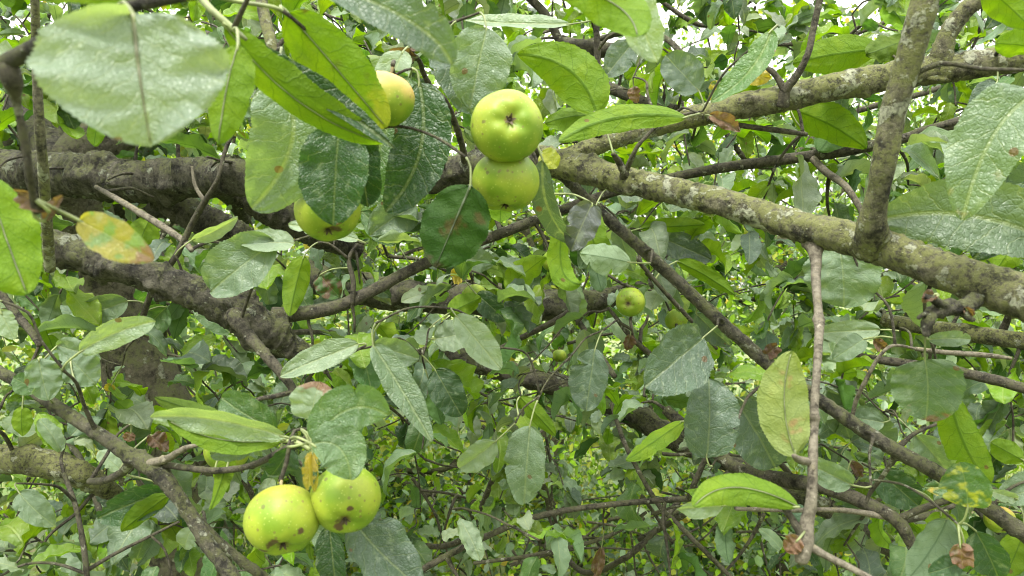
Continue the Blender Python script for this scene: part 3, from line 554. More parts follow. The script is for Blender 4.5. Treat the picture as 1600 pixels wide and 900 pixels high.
HEROES = [
 # top left, close
 (208,22,236,228,282,.298,(.20,.26,.205),dict(bb=.40,a=.40,fold=.06,wave=.035,ser=.008,irr=.02,bend=0,roll=1,host=hI,label='very large round pale leaf close to the lens, out of focus')),
 (372,70,345,225,72,.40,LIME,dict(side=U_,roll=20)),
 (330,-25,70,2,38,.31,LIME,dict(side=U_,roll=30,host=hI)),
 (-25,270,40,462,120,.40,mul(LIME,1.1),dict(side=U_,roll=-15,bb=.5,host=hI,label='yellow-green leaf with brown flecks at the left edge')),
 (125,345,243,405,66,.365,dict(base=(.34,.31,.08),tip=(.26,.16,.10),at=.74,patch=(.20,.30,.12),th=.03),dict(bb=.45,roll=10,host=hI,label='yellowing leaf with a brown withered tip')),
 (70,345,95,305,26,.36,BRN,dict(host=hI,wave=.2,name='withered_leaf',fold=.7)),
 (75,330,30,300,34,.355,mul(BRN,1.2),dict(host=hI,wave=.3,name='withered_leaf',fold=.8)),
 # shoot V
 (352,42,608,244,66,.42,LIME,dict(side=U_,mid=(470,165),roll=28,a=.7,bb=.8,fold=.35,host=hV,d2=.47,label='long narrow lime leaf folded along its midrib')),
 (365,60,600,238,40,.435,DARK,dict(mid=(500,150),roll=-30,a=.7,bb=.8,fold=.3,host=hV,d2=.48)),
 (450,20,604,200,98,.45,dict(base=LIME,tip=(.22,.25,.03),at=.8,patch=(.07,.05,.02),th=.105),dict(side=U_,mid=(528,110),a=.45,bb=.5,fold=.12,host=hV,d2=.5,label='broad lime leaf with dark spots, covering part of an apple')),
 (500,-25,705,88,84,.385,BLUE,dict(mid=(640,30),roll=-18,twist=1.3,a=.6,bb=.7,wave=.10,label='twisted grey-green leaf hanging at the top',host=hV)),
 (432,112,385,332,140,.52,SAGE,dict(mid=(455,220),a=.45,bb=.45,wave=.07,label='broad sage leaf with a tan spot')),
 (530,195,516,350,118,.500,mul(DARK,1.3),dict(a=.45,bb=.8,roll=12,fold=.3)),
 (560,215,575,322,84,.535,mul(DARK,.8),dict(a=.5,bb=.5,fold=.7,wave=.12,cup=.25,label='dark leaf curled into a cup')),
 (655,130,600,330,100,.60,mul(DARK,1.1),dict(mid=(655,240),a=.5,bb=.5,roll=8)),
 (640,120,560,330,120,.63,MID,dict(a=.5,bb=.5,roll=8)),
 (760,45,735,170,100,.66,SAGE,dict(roll=-10,a=.4,bb=.5,fold=.4)),
 (700,60,740,178,90,.68,BLUE,dict(a=.4,bb=.5)),
 (630,80,600,180,60,.66,PALE,dict()),
 (735,290,680,418,112,.56,dict(base=(.018,.062,.006),patch=(.05,.045,.01),th=.10,tip=(.03,.03,.01),at=.95),dict(roll=3,side=U_,mid=(708,353),a=.45,bb=.5,fold=.12,bend=0,label='dark green serrated leaf with bold veins, seen from beneath')),
 (640,75,700,62,40,.71,BRN,dict(name='withered_leaf',wave=.3,fold=.8)),
 (650,90,610,80,34,.71,mul(BRN,.7),dict(name='withered_leaf',wave=.3,fold=.8)),
 # top middle
 (932,178,808,84,86,.76,LIME,dict(side=U_,a=.5,bb=.7,mid=(890,110))),
 (925,180,850,190,40,.8,LIME,dict(side=U_,roll=30)),
 (868,-25,992,72,84,.40,mul(LIME,1.05),dict(side=U_,mid=(960,10),a=.5,bb=.5,label='out of focus lime leaf hanging over the top edge')),
 (985,-30,1030,98,74,.42,PALE,dict(roll=10,mid=(1000,30))),
 (988,68,945,120,50,.78,BLUE,dict()),
 (1092,142,1040,86,66,.76,BLUE,dict(a=.45,bb=.4,label='round grey-green leaf on a short stalk above the upper limb')),
 (1205,48,1112,145,44,.66,mul(MID,1.2),dict(roll=35,fold=.5,mid=(1170,110))),
 (1072,183,878,237,46,.68,LIME,dict(side=U_,mid=(960,188),roll=25,fold=.25,label='long lime leaf lying along the upper limb near the fork')),
 (890,38,728,46,24,.8,PALE,dict(roll=50)),
 (1108,180,1160,205,30,.86,mul(BRN,1.4),dict(name='withered_leaf',wave=.2,fold=.6)),
 (990,135,995,160,26,.95,mul(BRN,1.3),dict(name='withered_leaf',wave=.2,fold=.6)),
 (1160,120,1205,120,30,.86,YEL,dict(wave=.2)),
 (1130,130,1110,160,40,.88,dict(base=MID,patch=YEL,th=.0),dict(wave=.1)),
 (1375,78,1232,98,60,.9,LIME,dict(side=U_)),
 (1420,60,1350,90,52,.88,mul(LIME,.6),dict(side=U_,wave=.15)),
 (1235,170,1350,225,66,.95,LIME,dict(side=U_)),
 (1330,165,1280,240,60,1.0,MID,dict(side=U_)),
 (1558,128,1515,165,34,.8,BLUE,dict()),
 (1540,-20,1612,40,60,.6,LIME,dict(side=U_)),
 (1620,75,1552,65,50,.7,mul(LIME,1.1),dict(side=U_)),
 (1615,148,1507,336,118,.50,dict(base=SAGE,patch=(.30,.22,.15),th=.125),dict(mid=(1550,215),a=.5,bb=.6,label='large sage leaf with pinkish spots at the right edge')),
 (1660,385,1383,348,120,.60,mul(SAGE,.8),dict(mid=(1510,335),a=.5,bb=.65,wave=.06,label='big folded dark sage leaf above the right end of the main limb')),
 (1640,290,1520,400,90,.62,DARK,dict(roll=20,fold=.4)),
 (1310,382,1318,482,122,.80,SAGE,dict(a=.4,bb=.5,fold=.08,label='large flat sage leaf behind the hanging twig')),
 (1600,350,1560,420,70,.75,LIME,dict(side=U_)),
 # centre
 (848,250,888,400,42,.62,mul(BLUE,.8),dict(roll=35,fold=.4,mid=(855,330),d2=.66,label='narrow dark hanging leaf below the touching apples')),
 (846,238,870,262,36,.66,(.3,.34,.04),dict()),
 (880,350,905,448,40,.70,mul(LIME,1.15),dict(side=U_,roll=-30,mid=(878,420))),
 (930,325,975,425,42,.78,LIME,dict(side=U_,roll=30,mid=(930,385))),
 (985,410,908,400,58,.76,PALE,dict(side=U_,a=.5,bb=.6,label='pale leaf with a raised net of veins')),
 (925,318,892,392,58,.66,(.085,.10,.10),dict(wave=.14,fold=.4,label='dark slate-grey crumpled leaf behind the narrow hanging leaf')),
 (965,350,985,425,36,.85,SAGE,dict()),
 (1000,357,1102,352,26,.95,LIME,dict(side=U_,roll=30)),
 (1030,370,1110,405,50,.98,mul(BLUE,.8),dict(wave=.1)),
 (1058,408,1148,452,28,.9,LIME,dict(side=U_,roll=30)),
 (1098,528,1005,605,108,.76,mul(BLUE,1.0),dict(mid=(1060,560),a=.5,bb=.45,wave=.05,d2=.72,label='large wrinkled dark leaf with a serrated edge')),
 (930,545,915,642,66,.85,mul(BLUE,1.05),dict(a=.5,bb=.5,wave=.08)),
 (1104,715,1112,590,96,.78,mul(BLUE,1.05),dict(a=.45,bb=.42,wave=.05)),
 (1148,622,1222,738,92,.84,BLUE,dict(a=.5,bb=.55)),
 (1243,712,1235,548,84,.53,dict(base=(.22,.27,.10),patch=(.28,.20,.10),th=.1),dict(side=U_,mid=(1225,630),a=.5,bb=.6,roll=10,label='dull olive leaf hanging beside the pale twig')),
 (1088,490,1142,545,40,.83,BLUE,dict(fold=.5,roll=15)),
 (1332,758,1248,718,48,.70,SAGE,dict(a=.5,bb=.6)),
 (1248,792,1090,794,54,.50,mul(LIME,.95),dict(side=U_,mid=(1150,762),a=.5,bb=.35,twist=.6,label='bright lime leaf floating low beside the swollen twig end')),
 (1130,790,1058,795,30,.56,PALE,dict(roll=-40)),
 (828,665,818,788,72,.78,SAGE,dict(a=.45,bb=.45,roll=10)),
 (774,690,718,738,50,.80,PALE,dict(a=.5,bb=.5)),
 (812,620,868,682,32,.82,LIME,dict(side=U_)),
 (1068,658,978,720,32,.80,LIME,dict(side=U_,roll=30)),
 (712,493,782,577,52,.72,PALE,dict(a=.5,bb=.6)),
 (583,540,668,692,54,.70,SAGE,dict(mid=(620,600),a=.5,bb=.6,fold=.4,label='long hanging sage leaf left of centre')),
 (585,540,655,560,50,.74,SAGE,dict(wave=.1)),
 (560,538,440,588,44,.78,PALE,dict(roll=20)),
 (650,320,580,365,70,.95,SAGE,dict(wave=.1)),
 (430,378,335,455,92,.80,SAGE,dict(wave=.10,a=.5,bb=.5)),
 (460,380,375,380,40,.80,PALE,dict(roll=35)),
 (560,375,450,350,30,.78,PALE,dict(roll=35)),
 (680,578,722,652,58,.88,DARK,dict(a=.45,bb=.5)),
 (675,610,690,660,34,.9,MID,dict(side=U_)),
 (745,460,790,500,42,.96,DARK,dict()),
 (700,490,752,465,40,.9,LIME,dict(side=U_,wave=.15)),
 (680,530,740,520,60,.9,mul(PALE,.8),dict(wave=.15)),
 (720,405,775,410,44,.95,SAGE,dict()),
 (500,430,530,465,44,.95,dict(base=MID,patch=BRN,th=0),dict(wave=.2,name='withered_leaf')),
 (705,432,725,430,30,.95,YEL,dict(wave=.2,name='withered_leaf')),
 (475,400,450,490,44,.9,LIME,dict(side=U_)),
 (620,380,560,330,40,.98,MID,dict()),
 # left
 (125,550,248,498,48,.62,PALE,dict(a=.55,bb=.5,mid=(180,520),label='pale leaf with a nibbled edge held level at left')),
 (60,560,75,625,56,.68,SAGE,dict(wave=.15)),
 (110,560,150,600,60,.69,SAGE,dict(wave=.15)),
 (90,540,160,560,44,.72,SAGE,dict(wave=.15)),
 (60,610,20,590,36,.68,MID,dict(wave=.1)),
 (0,485,22,530,34,.6,PALE,dict()),
 (35,635,35,682,34,.9,LIME,dict(side=U_)),
 (200,470,120,500,50,.95,SAGE,dict()),
 (175,600,168,612,18,1.0,YEL,dict(a=.4,bb=.4)),
 (360,520,300,470,40,.95,MID,dict()),
 (260,480,225,520,50,1.0,MID,dict()),
 (300,375,372,350,22,.84,PALE,dict(roll=40)),
 (235,340,215,400,50,1.0,LIME,dict(side=U_)),
 # spur W and lower left
 (445,682,233,656,44,.555,PALE,dict(mid=(330,655),roll=-40,fold=.6,a=.6,bb=.7,host=hW,label='long pale leaf pointing left, its lime underside folded into view')),
 (440,685,262,668,34,.562,LIME,dict(side=U_,mid=(350,690),roll=35,a=.6,bb=.7,host=hW)),
 (430,672,332,622,66,.60,mul(MID,.9),dict(a=.45,bb=.5,host=hW)),
 (345,650,250,630,30,.66,mul(LIME,.6),dict(side=U_,roll=20)),
 (486,655,498,595,78,.56,dict(base=PALE,tip=mul(BRN,1.6),at=.72),dict(a=.4,bb=.3,host=hW,label='small pale leaf with a withered pink-brown tip')),
 (490,690,600,655,84,.497,(.11,.19,.09),dict(mid=(545,640),a=.5,bb=.35,fold=.25,host=hW,label='glossy green leaf folded over the right-hand apple, upper half')),
 (488,694,548,752,84,.490,(.13,.21,.11),dict(mid=(530,700),a=.45,bb=.35,fold=.2,host=hW)),
 (490,700,482,765,26,.53,dict(base=MID,patch=YEL,th=-.03),dict(host=hW,roll=10)),
 (488,705,492,768,18,.53,YEL,dict(host=hW,fold=.6)),
 (455,700,425,748,52,.58,mul(DARK,1.2),dict(host=hW)),
 (400,685,330,710,50,.58,SAGE,dict(host=hW)),
 (365,690,338,795,30,.66,LIME,dict(side=U_,twist=1.5)),
 (345,720,355,770,22,.66,LIME,dict(side=U_)),
 (515,822,528,930,50,.60,DARK,dict(roll=25,host=hW)),
 (552,812,655,925,104,.575,mul(BLUE,.95),dict(mid=(590,860),a=.45,bb=.5,host=hW,label='dark dusty leaf hanging under the pair of apples')),
 (268,765,155,808,58,.74,mul(DARK,1.3),dict(wave=.06)),
 (262,775,190,830,34,.73,LIME,dict(side=U_,roll=-30)),
 (30,770,85,822,44,.85,SAGE,dict()),
 (190,735,155,705,30,.8,PALE,dict()),
 (235,680,262,705,36,.75,mul(BRN,.8),dict(name='withered_leaf',wave=.3,fold=.7)),
 (205,675,200,690,20,.8,mul(BRN,1.3),dict(name='withered_leaf',wave=.2)),
 (300,825,285,860,36,.75,PALE,dict()),
 # right
 (1445,562,1447,652,108,.64,dict(base=(.085,.15,.06),tip=(.16,.10,.05),at=.93),dict(a=.4,bb=.45,fold=.1,label='round speckled green leaf with a browned edge at right')),
 (1482,612,1552,758,62,.66,LIME,dict(side=U_,mid=(1510,700),a=.5,bb=.5,label='upright yellow-green leaf near the right edge')),
 (1512,792,1500,722,78,.62,dict(base=MID,patch=(.30,.33,.04),th=.02),dict(a=.4,bb=.4,label='round leaf turning yellow with small brown spots')),
 (1600,720,1545,690,40,.75,LIME,dict(side=U_)),
 (1590,780,1545,768,22,.7,PALE,dict()),
 (1640,760,1560,775,60,.75,SAGE,dict()),
 (1330,640,1400,700,60,.92,SAGE,dict()),
 (1295,605,1330,690,50,.95,SAGE,dict()),
 (1380,660,1310,650,40,.9,SAGE,dict()),
 (1430,680,1480,740,60,.86,SAGE,dict()),
 (1460,690,1500,660,30,.9,BLUE,dict()),
 (1370,735,1435,790,62,.92,mul(DARK,1.2),dict()),
 (1330,690,1400,660,60,.98,BLUE,dict()),
 (1345,610,1280,650,48,.95,PALE,dict()),
 (1350,530,1300,560,40,.8,SAGE,dict()),
 (1450,530,1520,530,28,.62,SAGE,dict()),
 (1375,515,1275,520,40,.85,PALE,dict()),
 (1480,810,1430,905,64,.66,mul(SAGE,.8),dict(side=U_)),
 (1470,800,1460,860,50,.68,LIME,dict(side=U_)),
 (1525,830,1560,905,60,.66,mul(DARK,1.2),dict(wave=.08)),
 (1500,850,1505,888,38,.62,mul(BRN,1.5),dict(name='withered_leaf',wave=.35,fold=.4,a=.3,bb=.3,label='crumpled dry brown leaf low at right')),
 (1500,880,1450,895,40,.63,mul(DARK,1.3),dict()),
 (1600,830,1570,900,50,.8,LIME,dict(side=U_)),
 (1560,770,1440,760,40,.9,dict(base=MID,patch=YEL,th=.05),dict()),
 (1505,480,1522,494,20,.53,mul(BRN,1.1),dict(name='withered_leaf',wave=.3,fold=.7,host=hU)),
 (1460,460,1440,470,26,.52,BRN,dict(name='withered_leaf',wave=.3,fold=.7,host=hU)),
 (985,522,980,548,26,.92,mul(BRN,1.0),dict(name='withered_leaf',wave=.3,fold=.7)),
 (1215,540,1190,560,30,.8,mul(BRN,.7),dict(name='withered_leaf',wave=.3,fold=.7)),
 (1365,530,1385,545,24,.78,mul(BRN,1.3),dict(name='withered_leaf',wave=.3,fold=.7)),
 (1330,720,1345,745,24,.9,mul(BRN,.8),dict(name='withered_leaf',wave=.3,fold=.7)),
 (1250,840,1228,862,36,.50,mul(BRN,1.5),dict(name='withered_leaf',wave=.3,fold=.5,host=hM)),
 (940,855,930,905,26,1.1,mul(BRN,.9),dict(name='withered_leaf',wave=.3,fold=.7)),
]
for (bx, by, tx, ty, wp, d, col, kw) in HEROES: hero(bx, by, tx, ty, wp, d, col, **kw)

# ------------------------------------------------------------ apples
APPLES = []
def apple(px, py, rpx, d, calyx_dir, label, mat, seed=0, stretch=1.0, calyx=True):
    c = P(px, py, d); r = rpx*d/F
    root = empty('apple', c, label, 'apple', 'apples on the tree')
    z = Vector(calyx_dir).normalized(); x = z.orthogonal().normalized()
    x = (Vector((0, 0, 1))-z*z.z); x = x.normalized() if x.length > .1 else z.orthogonal().normalized()
    y = z.cross(x); R = Matrix((x, y, z)).transposed()
    rows, cols = 48, 64; V = []; Fc = []
    for i in range(rows+1):
        th = math.pi*i/rows                                # 0 = calyx end (+z)
        for j in range(cols):
            ph = 2*math.pi*j/cols
            s = math.sin(th); rr = r*(s**.92)*(1.0+.035*math.cos(th+.4)*-1)
            zz = r*.90*stretch*math.cos(th)
            dp = math.exp(-(s/.30)**2)
            zz -= math.copysign(1, math.cos(th))*r*(.22 if th < 1.57 else .30)*dp
            lob = 1+.022*math.cos(5*ph+seed)*max(0, math.cos(th))**.6+.03*noise.noise((math.cos(ph)*s+seed*3, math.sin(ph)*s, math.cos(th)))
            zz += r*.025*math.cos(5*ph+seed)*math.exp(-((s-.38)/.2)**2)*(1 if th < 1.57 else 0)
            V.append((rr*lob*math.cos(ph), rr*lob*math.sin(ph), zz))
    for i in range(rows):
        for j in range(cols):
            a = i*cols+j; b = i*cols+(j+1) % cols; Fc.append((a, a+cols, b+cols, b))
    o = mesh('fruit', V, Fc, mat, root, c); o.rotation_euler = R.to_euler()
    if calyx:                                              # shrivelled sepals in the eye of the apple
        V = []; Fc = []; rnd = random.Random(seed+4)
        for k in range(5):
            a = 2*math.pi*k/5+seed; n = 5; w0 = r*.07
            for i in range(n+1):
                s = i/n; rad = r*(.03+.15*s-.05*s*s*rnd.uniform(0, 1)); zz = r*(.62+.19*s+.05*math.sin(s*3))
                for q in (-1, 1):
                    aa = a+q*w0*(1-s*.9)/max(rad, r*.05)
                    V.append((rad*math.cos(aa), rad*math.sin(aa), zz*stretch))
            b0 = k*(2*(n+1))
            for i in range(n): Fc.append((b0+2*i, b0+2*i+1, b0+2*i+3, b0+2*i+2))
        nb = len(V)
        for i in range(3):
            for j in range(12):
                a = 2*math.pi*j/12; V.append((r*.09*(1-i*.4)*math.cos(a), r*.09*(1-i*.4)*math.sin(a), r*(.64+i*.05)*stretch))
        for i in range(2):
            for j in range(12): Fc.append((nb+i*12+j, nb+i*12+(j+1) % 12, nb+(i+1)*12+(j+1) % 12, nb+(i+1)*12+j))
        oc = mesh('calyx', V, Fc, M_CALYX, root, c); oc.rotation_euler = R.to_euler()
    st0 = c-z*r*.62*stretch; (sp, sr, hi), dist = nearest(c-z*r*1.05)
    end = c-z*r*1.12+Vector((0, 0, r*.1))
    pth = catmull([(st0, .0011), ((st0+end)/2, .0011), (end, .0015)], .003)
    sv, sf = tube(pth, 8, .1, seed=seed); mesh('stem', [v-c for v in sv], sf, M_STEM, root, c)
    if dist > .012: add_twig(HOSTS[hi], sp, end+(sp-end).normalized()*-.002, min(sr, .003), .0018, 700+seed)
    APPLES.append((px, py, rpx, d))
    return root
AM = apple_material('apple_skin'); AMB = apple_material('apple_skin_blushed', .45)
AM5 = apple_material('apple_skin_scabbed', .12, [(.007, .007, .022, .0065), (-.004, .013, .019, .004), (.014, -.010, .015, .004), (.018,.004,.012,.003)])
AM6 = apple_material('apple_skin_marked', .0, [(.012, -.004, .019, .003), (-.004, .004, .021, .0065)])
AM4 = apple_material('apple_skin_bruised', .0, [(.004, -.006, .018, .006)])
apple(792, 197, 56, .575, (.12, -1, .02), 'big apple facing the lens with its open eye, upper one of a touching pair', AM, 1)
apple(790, 284, 52, .60, (.0, -.15, -1), 'green apple tucked directly beneath the big one, the lower of a touching pair', AM, 2, calyx=True)
apple(601, 155, 46, .56, (-.25, -.1, -1), 'apple with a pinkish blush and dark spot, half covered by the spotted lime leaf', AMB, 3)
apple(512, 330, 50, .56, (.15, -.5, -.9), 'yellow-green apple showing only its lower half beneath a dark hanging leaf', AM4, 4)
apple(441, 812, 57, .535, (.22, -.62, -.72), 'large blotchy apple at lower left with a dark scab, left one of a touching pair', AM5, 5)
apple(540, 780, 54, .545, (.15, -.80, -.55), 'smooth apple with a dark eye under a folded leaf, right one of the lower pair', AM6, 6)
apple(985, 472, 22.5, .90, (-.35, -.9, -.1), 'small bright apple in the middle distance right of centre, above a dry brown tuft', AM, 7)
apple(1057, 500, 18, 1.05, (.4, -.5, -.6), 'small apple partly hidden by leaves, just right of the little bright one', AM, 8)
apple(742, 462, 19, 1.05, (.1, -.5, -.8), 'small yellowish apple peeping over a lime leaf below the dark veined leaf', AM, 9)
apple(864, 408, 18, 1.0, (.3, -.4, -.8), 'small apple half hidden behind the narrow dark hanging leaf', AM, 10)
apple(355, 705, 34, .74, (0, -.4, -1), 'apple mostly hidden behind the long pale leaf at lower left', AM, 11)
apple(874, 556, 11, 1.9, (0, -.4, -1), 'tiny distant apple low in the centre, left of the hanging dark leaf', AM, 12)
apple(1562, 812, 22, 1.0, (0, -.6, -.8), 'dull apple in the shade at the lower right edge behind the round yellowing leaf', AMB, 13)

# ------------------------------------------------------------ middle distance foliage: leaf clusters on twigs
PROT = []
for p, r, hi in SKEL:
    h = HOSTS[hi]
    if not h.protect: continue
    x, y, d = proj(p); PROT.append((x, y, r/d*F, d, hi))
for x, y, w_, d in ((165,440,62,1.75),(180,480,66,1.75),(195,520,70,1.78),(215,560,60,1.79),(240,600,50,1.8)): PROT.append((x, y, w_*.5, d, 0))
PR = np.array(PROT); AP = np.array(APPLES)
def blocked(v, rad):
    if v.y < .3: return True
    x, y, d = proj(v); rp = rad/d*F
    m = (np.hypot(PR[:, 0]-x, PR[:, 1]-y) < PR[:, 2]*1.0+rp*.55) & (PR[:, 3] > d-.02) & (PR[:, 2] > 5.5)
    if m.any(): return True
    return bool(((np.hypot(AP[:, 0]-x, AP[:, 1]-y) < AP[:, 2]+rp*.8) & (AP[:, 3] > d-.02)).any())
# shared leaf meshes
VAR = []
for k in range(24):
    L = 1.0; cur = [.15, .3, .05, .4, -.1, .2, .25][k % 7]
    V, Fc, U = leaf_geo(Vector(), Vector((0, .5, cur)), Vector((0, 1, -.1+.25*random.random()*(-1)**k)), [.62, .55, .7, .5][k % 4], Vector((0, 0, 1)), rows=22, cols=4,
        fold=[.15, .4, .8, .1, .3][k % 5], wave=[.08, .14, .2][k % 3], bend=random.uniform(-.3, .1), irr=.16, twist=random.uniform(-1.1, 1.1), a=.5, bb=[.55, .7, .48][k % 3], ser=.05, seed=200+k)
    me = bpy.data.meshes.new('leaf_blade'); me.from_pydata([tuple(v*.06) for v in V], [], Fc); me.polygons.foreach_set('use_smooth', [True]*len(me.polygons))
    l = me.uv_layers.new(name='uv'); idx = np.zeros(len(me.loops), dtype=int); me.loops.foreach_get('vertex_index', idx)
    l.data.foreach_set('uv', np.array(U)[idx].ravel())
    a = me.color_attributes.new('tint', 'FLOAT_COLOR', 'POINT'); a.data.foreach_set('color', [1.0]*(4*len(me.vertices)))
    me.materials.append(M_LEAF); VAR.append(me)
PALETTE = [(SAGE, .22), (BLUE, .07), (DARK, .06), (MID, .13), (mul(LIME, 1.25), .34), (PALE, .18), (YEL, .003)]
def pick(rnd):
    q = rnd.random(); s = 0
    for c, p in PALETTE:
        s += p
        if q < s: break
    k = rnd.uniform(.75, 1.25); return tuple(min(1, v*k*rnd.uniform(.92, 1.08)) for v in c)
MIDL = {}             # host -> list of (apparent size, name, mesh, matrix, colour)
def put_leaf(h, base, direction, normal, L, col, k):
    y = direction.normalized(); z = (normal-y*normal.dot(y)).normalized(); x = y.cross(z)
    M = Matrix((x*L/.06, y*L/.06, z*L/.06)).transposed().to_4x4(); M.translation = base
    MIDL.setdefault(h.i, []).append((L/base.y, VAR[k], M, col))
rnd = random.Random(77)
def cluster(c, nl, size, rr):
    (sp, sr, hi), dist = nearest(c); h = HOSTS[hi]
    if dist > .02: add_twig(h, sp, c, min(sr*.8, .003+.004*dist), .0014, rr.randint(0, 9999))
    ax = (c-sp).normalized() if dist > .02 else Vector((rr.uniform(-1, 1), rr.uniform(-1, 1), rr.uniform(-.5, .5)))
    for q in range(nl):
        s = rr.random()**.6; b = sp.lerp(c, s) if dist > .05 else c+Vector((rr.uniform(-.02, .02),)*3)
        dirn = (ax*.5+Vector((rr.gauss(0, .8), rr.gauss(0, .8), rr.gauss(-.25, .6)))).normalized()
        tocam = (Vector((0, 0, CZ))-b).normalized()
        nrm = Vector((rr.gauss(0, .45), rr.gauss(0, .45), 1))*1.0+tocam*rr.uniform(-.75, 1.0)
        L = size*rr.uniform(.65, 1.2); b2 = b+dirn*.012
        if blocked(b2+dirn*L*.5, L*.42): continue
        put_leaf(h, b2, dirn, nrm, L, pick(rr), rr.randrange(len(VAR)))
grid = []
for gx in range(-380, 2050, 80):
    for gy in range(-110, 980, 80): grid.append((gx, gy))
def dens(x, y):         # how leafy the photo is there, at middle distance
    v = 1.0
    
    if 520 < x < 1250 and y > 650: v = .30
    if x < 350 and y > 760: v = .8
    if 260 < x < 520 and 480 < y < 640: v = .5
    return v
for layer, (dlo, dhi, nl, keep) in enumerate([(.92, 1.25, 6, .9), (1.3, 1.75, 9, 1.0), (1.8, 2.4, 12, 1.0), (2.3, 2.9, 13, .8)]):
    for gx, gy in grid:
        x = gx+rnd.uniform(-40, 40); y = gy+rnd.uniform(-40, 40)
        if (x < -60 or x > 1680) and rnd.random() < .35: continue
        if rnd.random() > keep*(dens(x, y) if layer < 2 else max(.5, dens(x, y))): continue
        d = rnd.uniform(dlo, dhi); c = P(x, y, d)
        if c.z < .15: continue
        cluster(c, nl, rnd.choice([.045, .055, .062, .07]), rnd)
FO = 0
for hi, lst in MIDL.items():
    h = HOSTS[hi]; lst.sort(key=lambda e: -e[0])
    room = max(0, 98-len(h.leaves))
    for (s, me, M, col) in lst[:room]:
        o = bpy.data.objects.new('leaf', me); COL.objects.link(o); o.parent = h.root
        M2 = M.copy(); M2.translation = M.translation-Vector(h.root.location); o.matrix_local = M2; o.color = (*col, 1)
    rest = lst[room:]
    if rest:
        VS = []; FS = []; US = []; TS = []; off = 0
        for (s, me, M, col) in rest:
            co = np.zeros(len(me.vertices)*3); me.vertices.foreach_get('co', co); co = co.reshape(-1, 3)
            Mn = np.array(M); w3 = co @ Mn[:3, :3].T+Mn[:3, 3]-np.array(h.root.location)
            VS.append(w3); FS += [tuple(v+off for v in p.vertices) for p in me.polygons]
            uvn = np.zeros((len(co), 2)); lp = np.zeros(len(me.loops), dtype=int); me.loops.foreach_get('vertex_index', lp)
            uvd = np.zeros(len(lp)*2); me.uv_layers[0].data.foreach_get('uv', uvd); uvn[lp] = uvd.reshape(-1, 2)
            US.append(uvn); TS.append(np.tile(np.array(col), (len(co), 1))); off += len(co)
        o = mesh('foliage', np.vstack(VS), FS, M_LEAF, h.root, h.root.location, uv=np.vstack(US), tint=np.vstack(TS)); o['kind'] = 'stuff'

# ------------------------------------------------------------ trees behind
def leaf_cloud(name, centres, nper, spread, size, parent, cols, seed, flat=1.0, kind=None):
    """many small folded leaf blades gathered round twig tips"""
    r = np.random.default_rng(seed); C = np.asarray(centres); n = len(C)*nper
    c = np.repeat(C, nper, axis=0)+r.normal(0, spread, (n, 3))*np.array([1, 1, flat])
    d = r.normal(0, 1, (n, 3)); d[:, 2] -= .35; d /= np.linalg.norm(d, axis=1)[:, None]
    nn = r.normal(0, .55, (n, 3)); nn[:, 2] += 1.0; nn[:, 1] -= r.uniform(-.6, .9, n)
    nn -= d*(nn*d).sum(1)[:, None]; nn /= np.linalg.norm(nn, axis=1)[:, None]
    s = np.cross(d, nn); L = size*r.uniform(.6, 1.25, n)[:, None]; W = L*r.uniform(.24, .34, n)[:, None]; up = nn*L*r.uniform(.02, .16, n)[:, None]
    P0 = c; P1 = c+d*L*.28+s*W*.85+up*.8; P2 = c+d*L*.68+s*W*.9+up; P3 = c+d*L; P4 = c+d*L*.68-s*W*.9+up; P5 = c+d*L*.28-s*W*.85+up*.8
    M1 = c+d*L*.28; M2 = c+d*L*.68
    V = np.stack([P0, P1, P2, P3, P4, P5, M1, M2], 1).reshape(-1, 3)
    base = np.arange(n)*8
    tri = [(0, 6, 1), (0, 5, 6), (7, 3, 2), (7, 4, 3)]; quad = [(1, 6, 7, 2), (6, 5, 4, 7)]
    Fs = np.concatenate([np.stack([base+a for a in t], 1) for t in tri]).tolist()+np.concatenate([np.stack([base+a for a in t], 1) for t in quad]).tolist()
    ci = r.choice(len(cols), n, p=[q[1] for q in cols]); cc = np.array([q[0] for q in cols])[ci]*r.uniform(.7, 1.3, (n, 1))
    tint = np.repeat(cc, 8, axis=0)
    o = mesh(name, V-np.array(parent.location), Fs, M_FAR, parent, parent.location, smooth=False, tint=tint)
    if kind: o['kind'] = kind
    return o
FARC = [(mul(SAGE, 1.3), .16), (BLUE, .03), (DARK, .05), (MID, .16), (mul(LIME, 1.9), .28), ((.32, .36, .06), .14), (PALE, .165), (YEL, .015)]
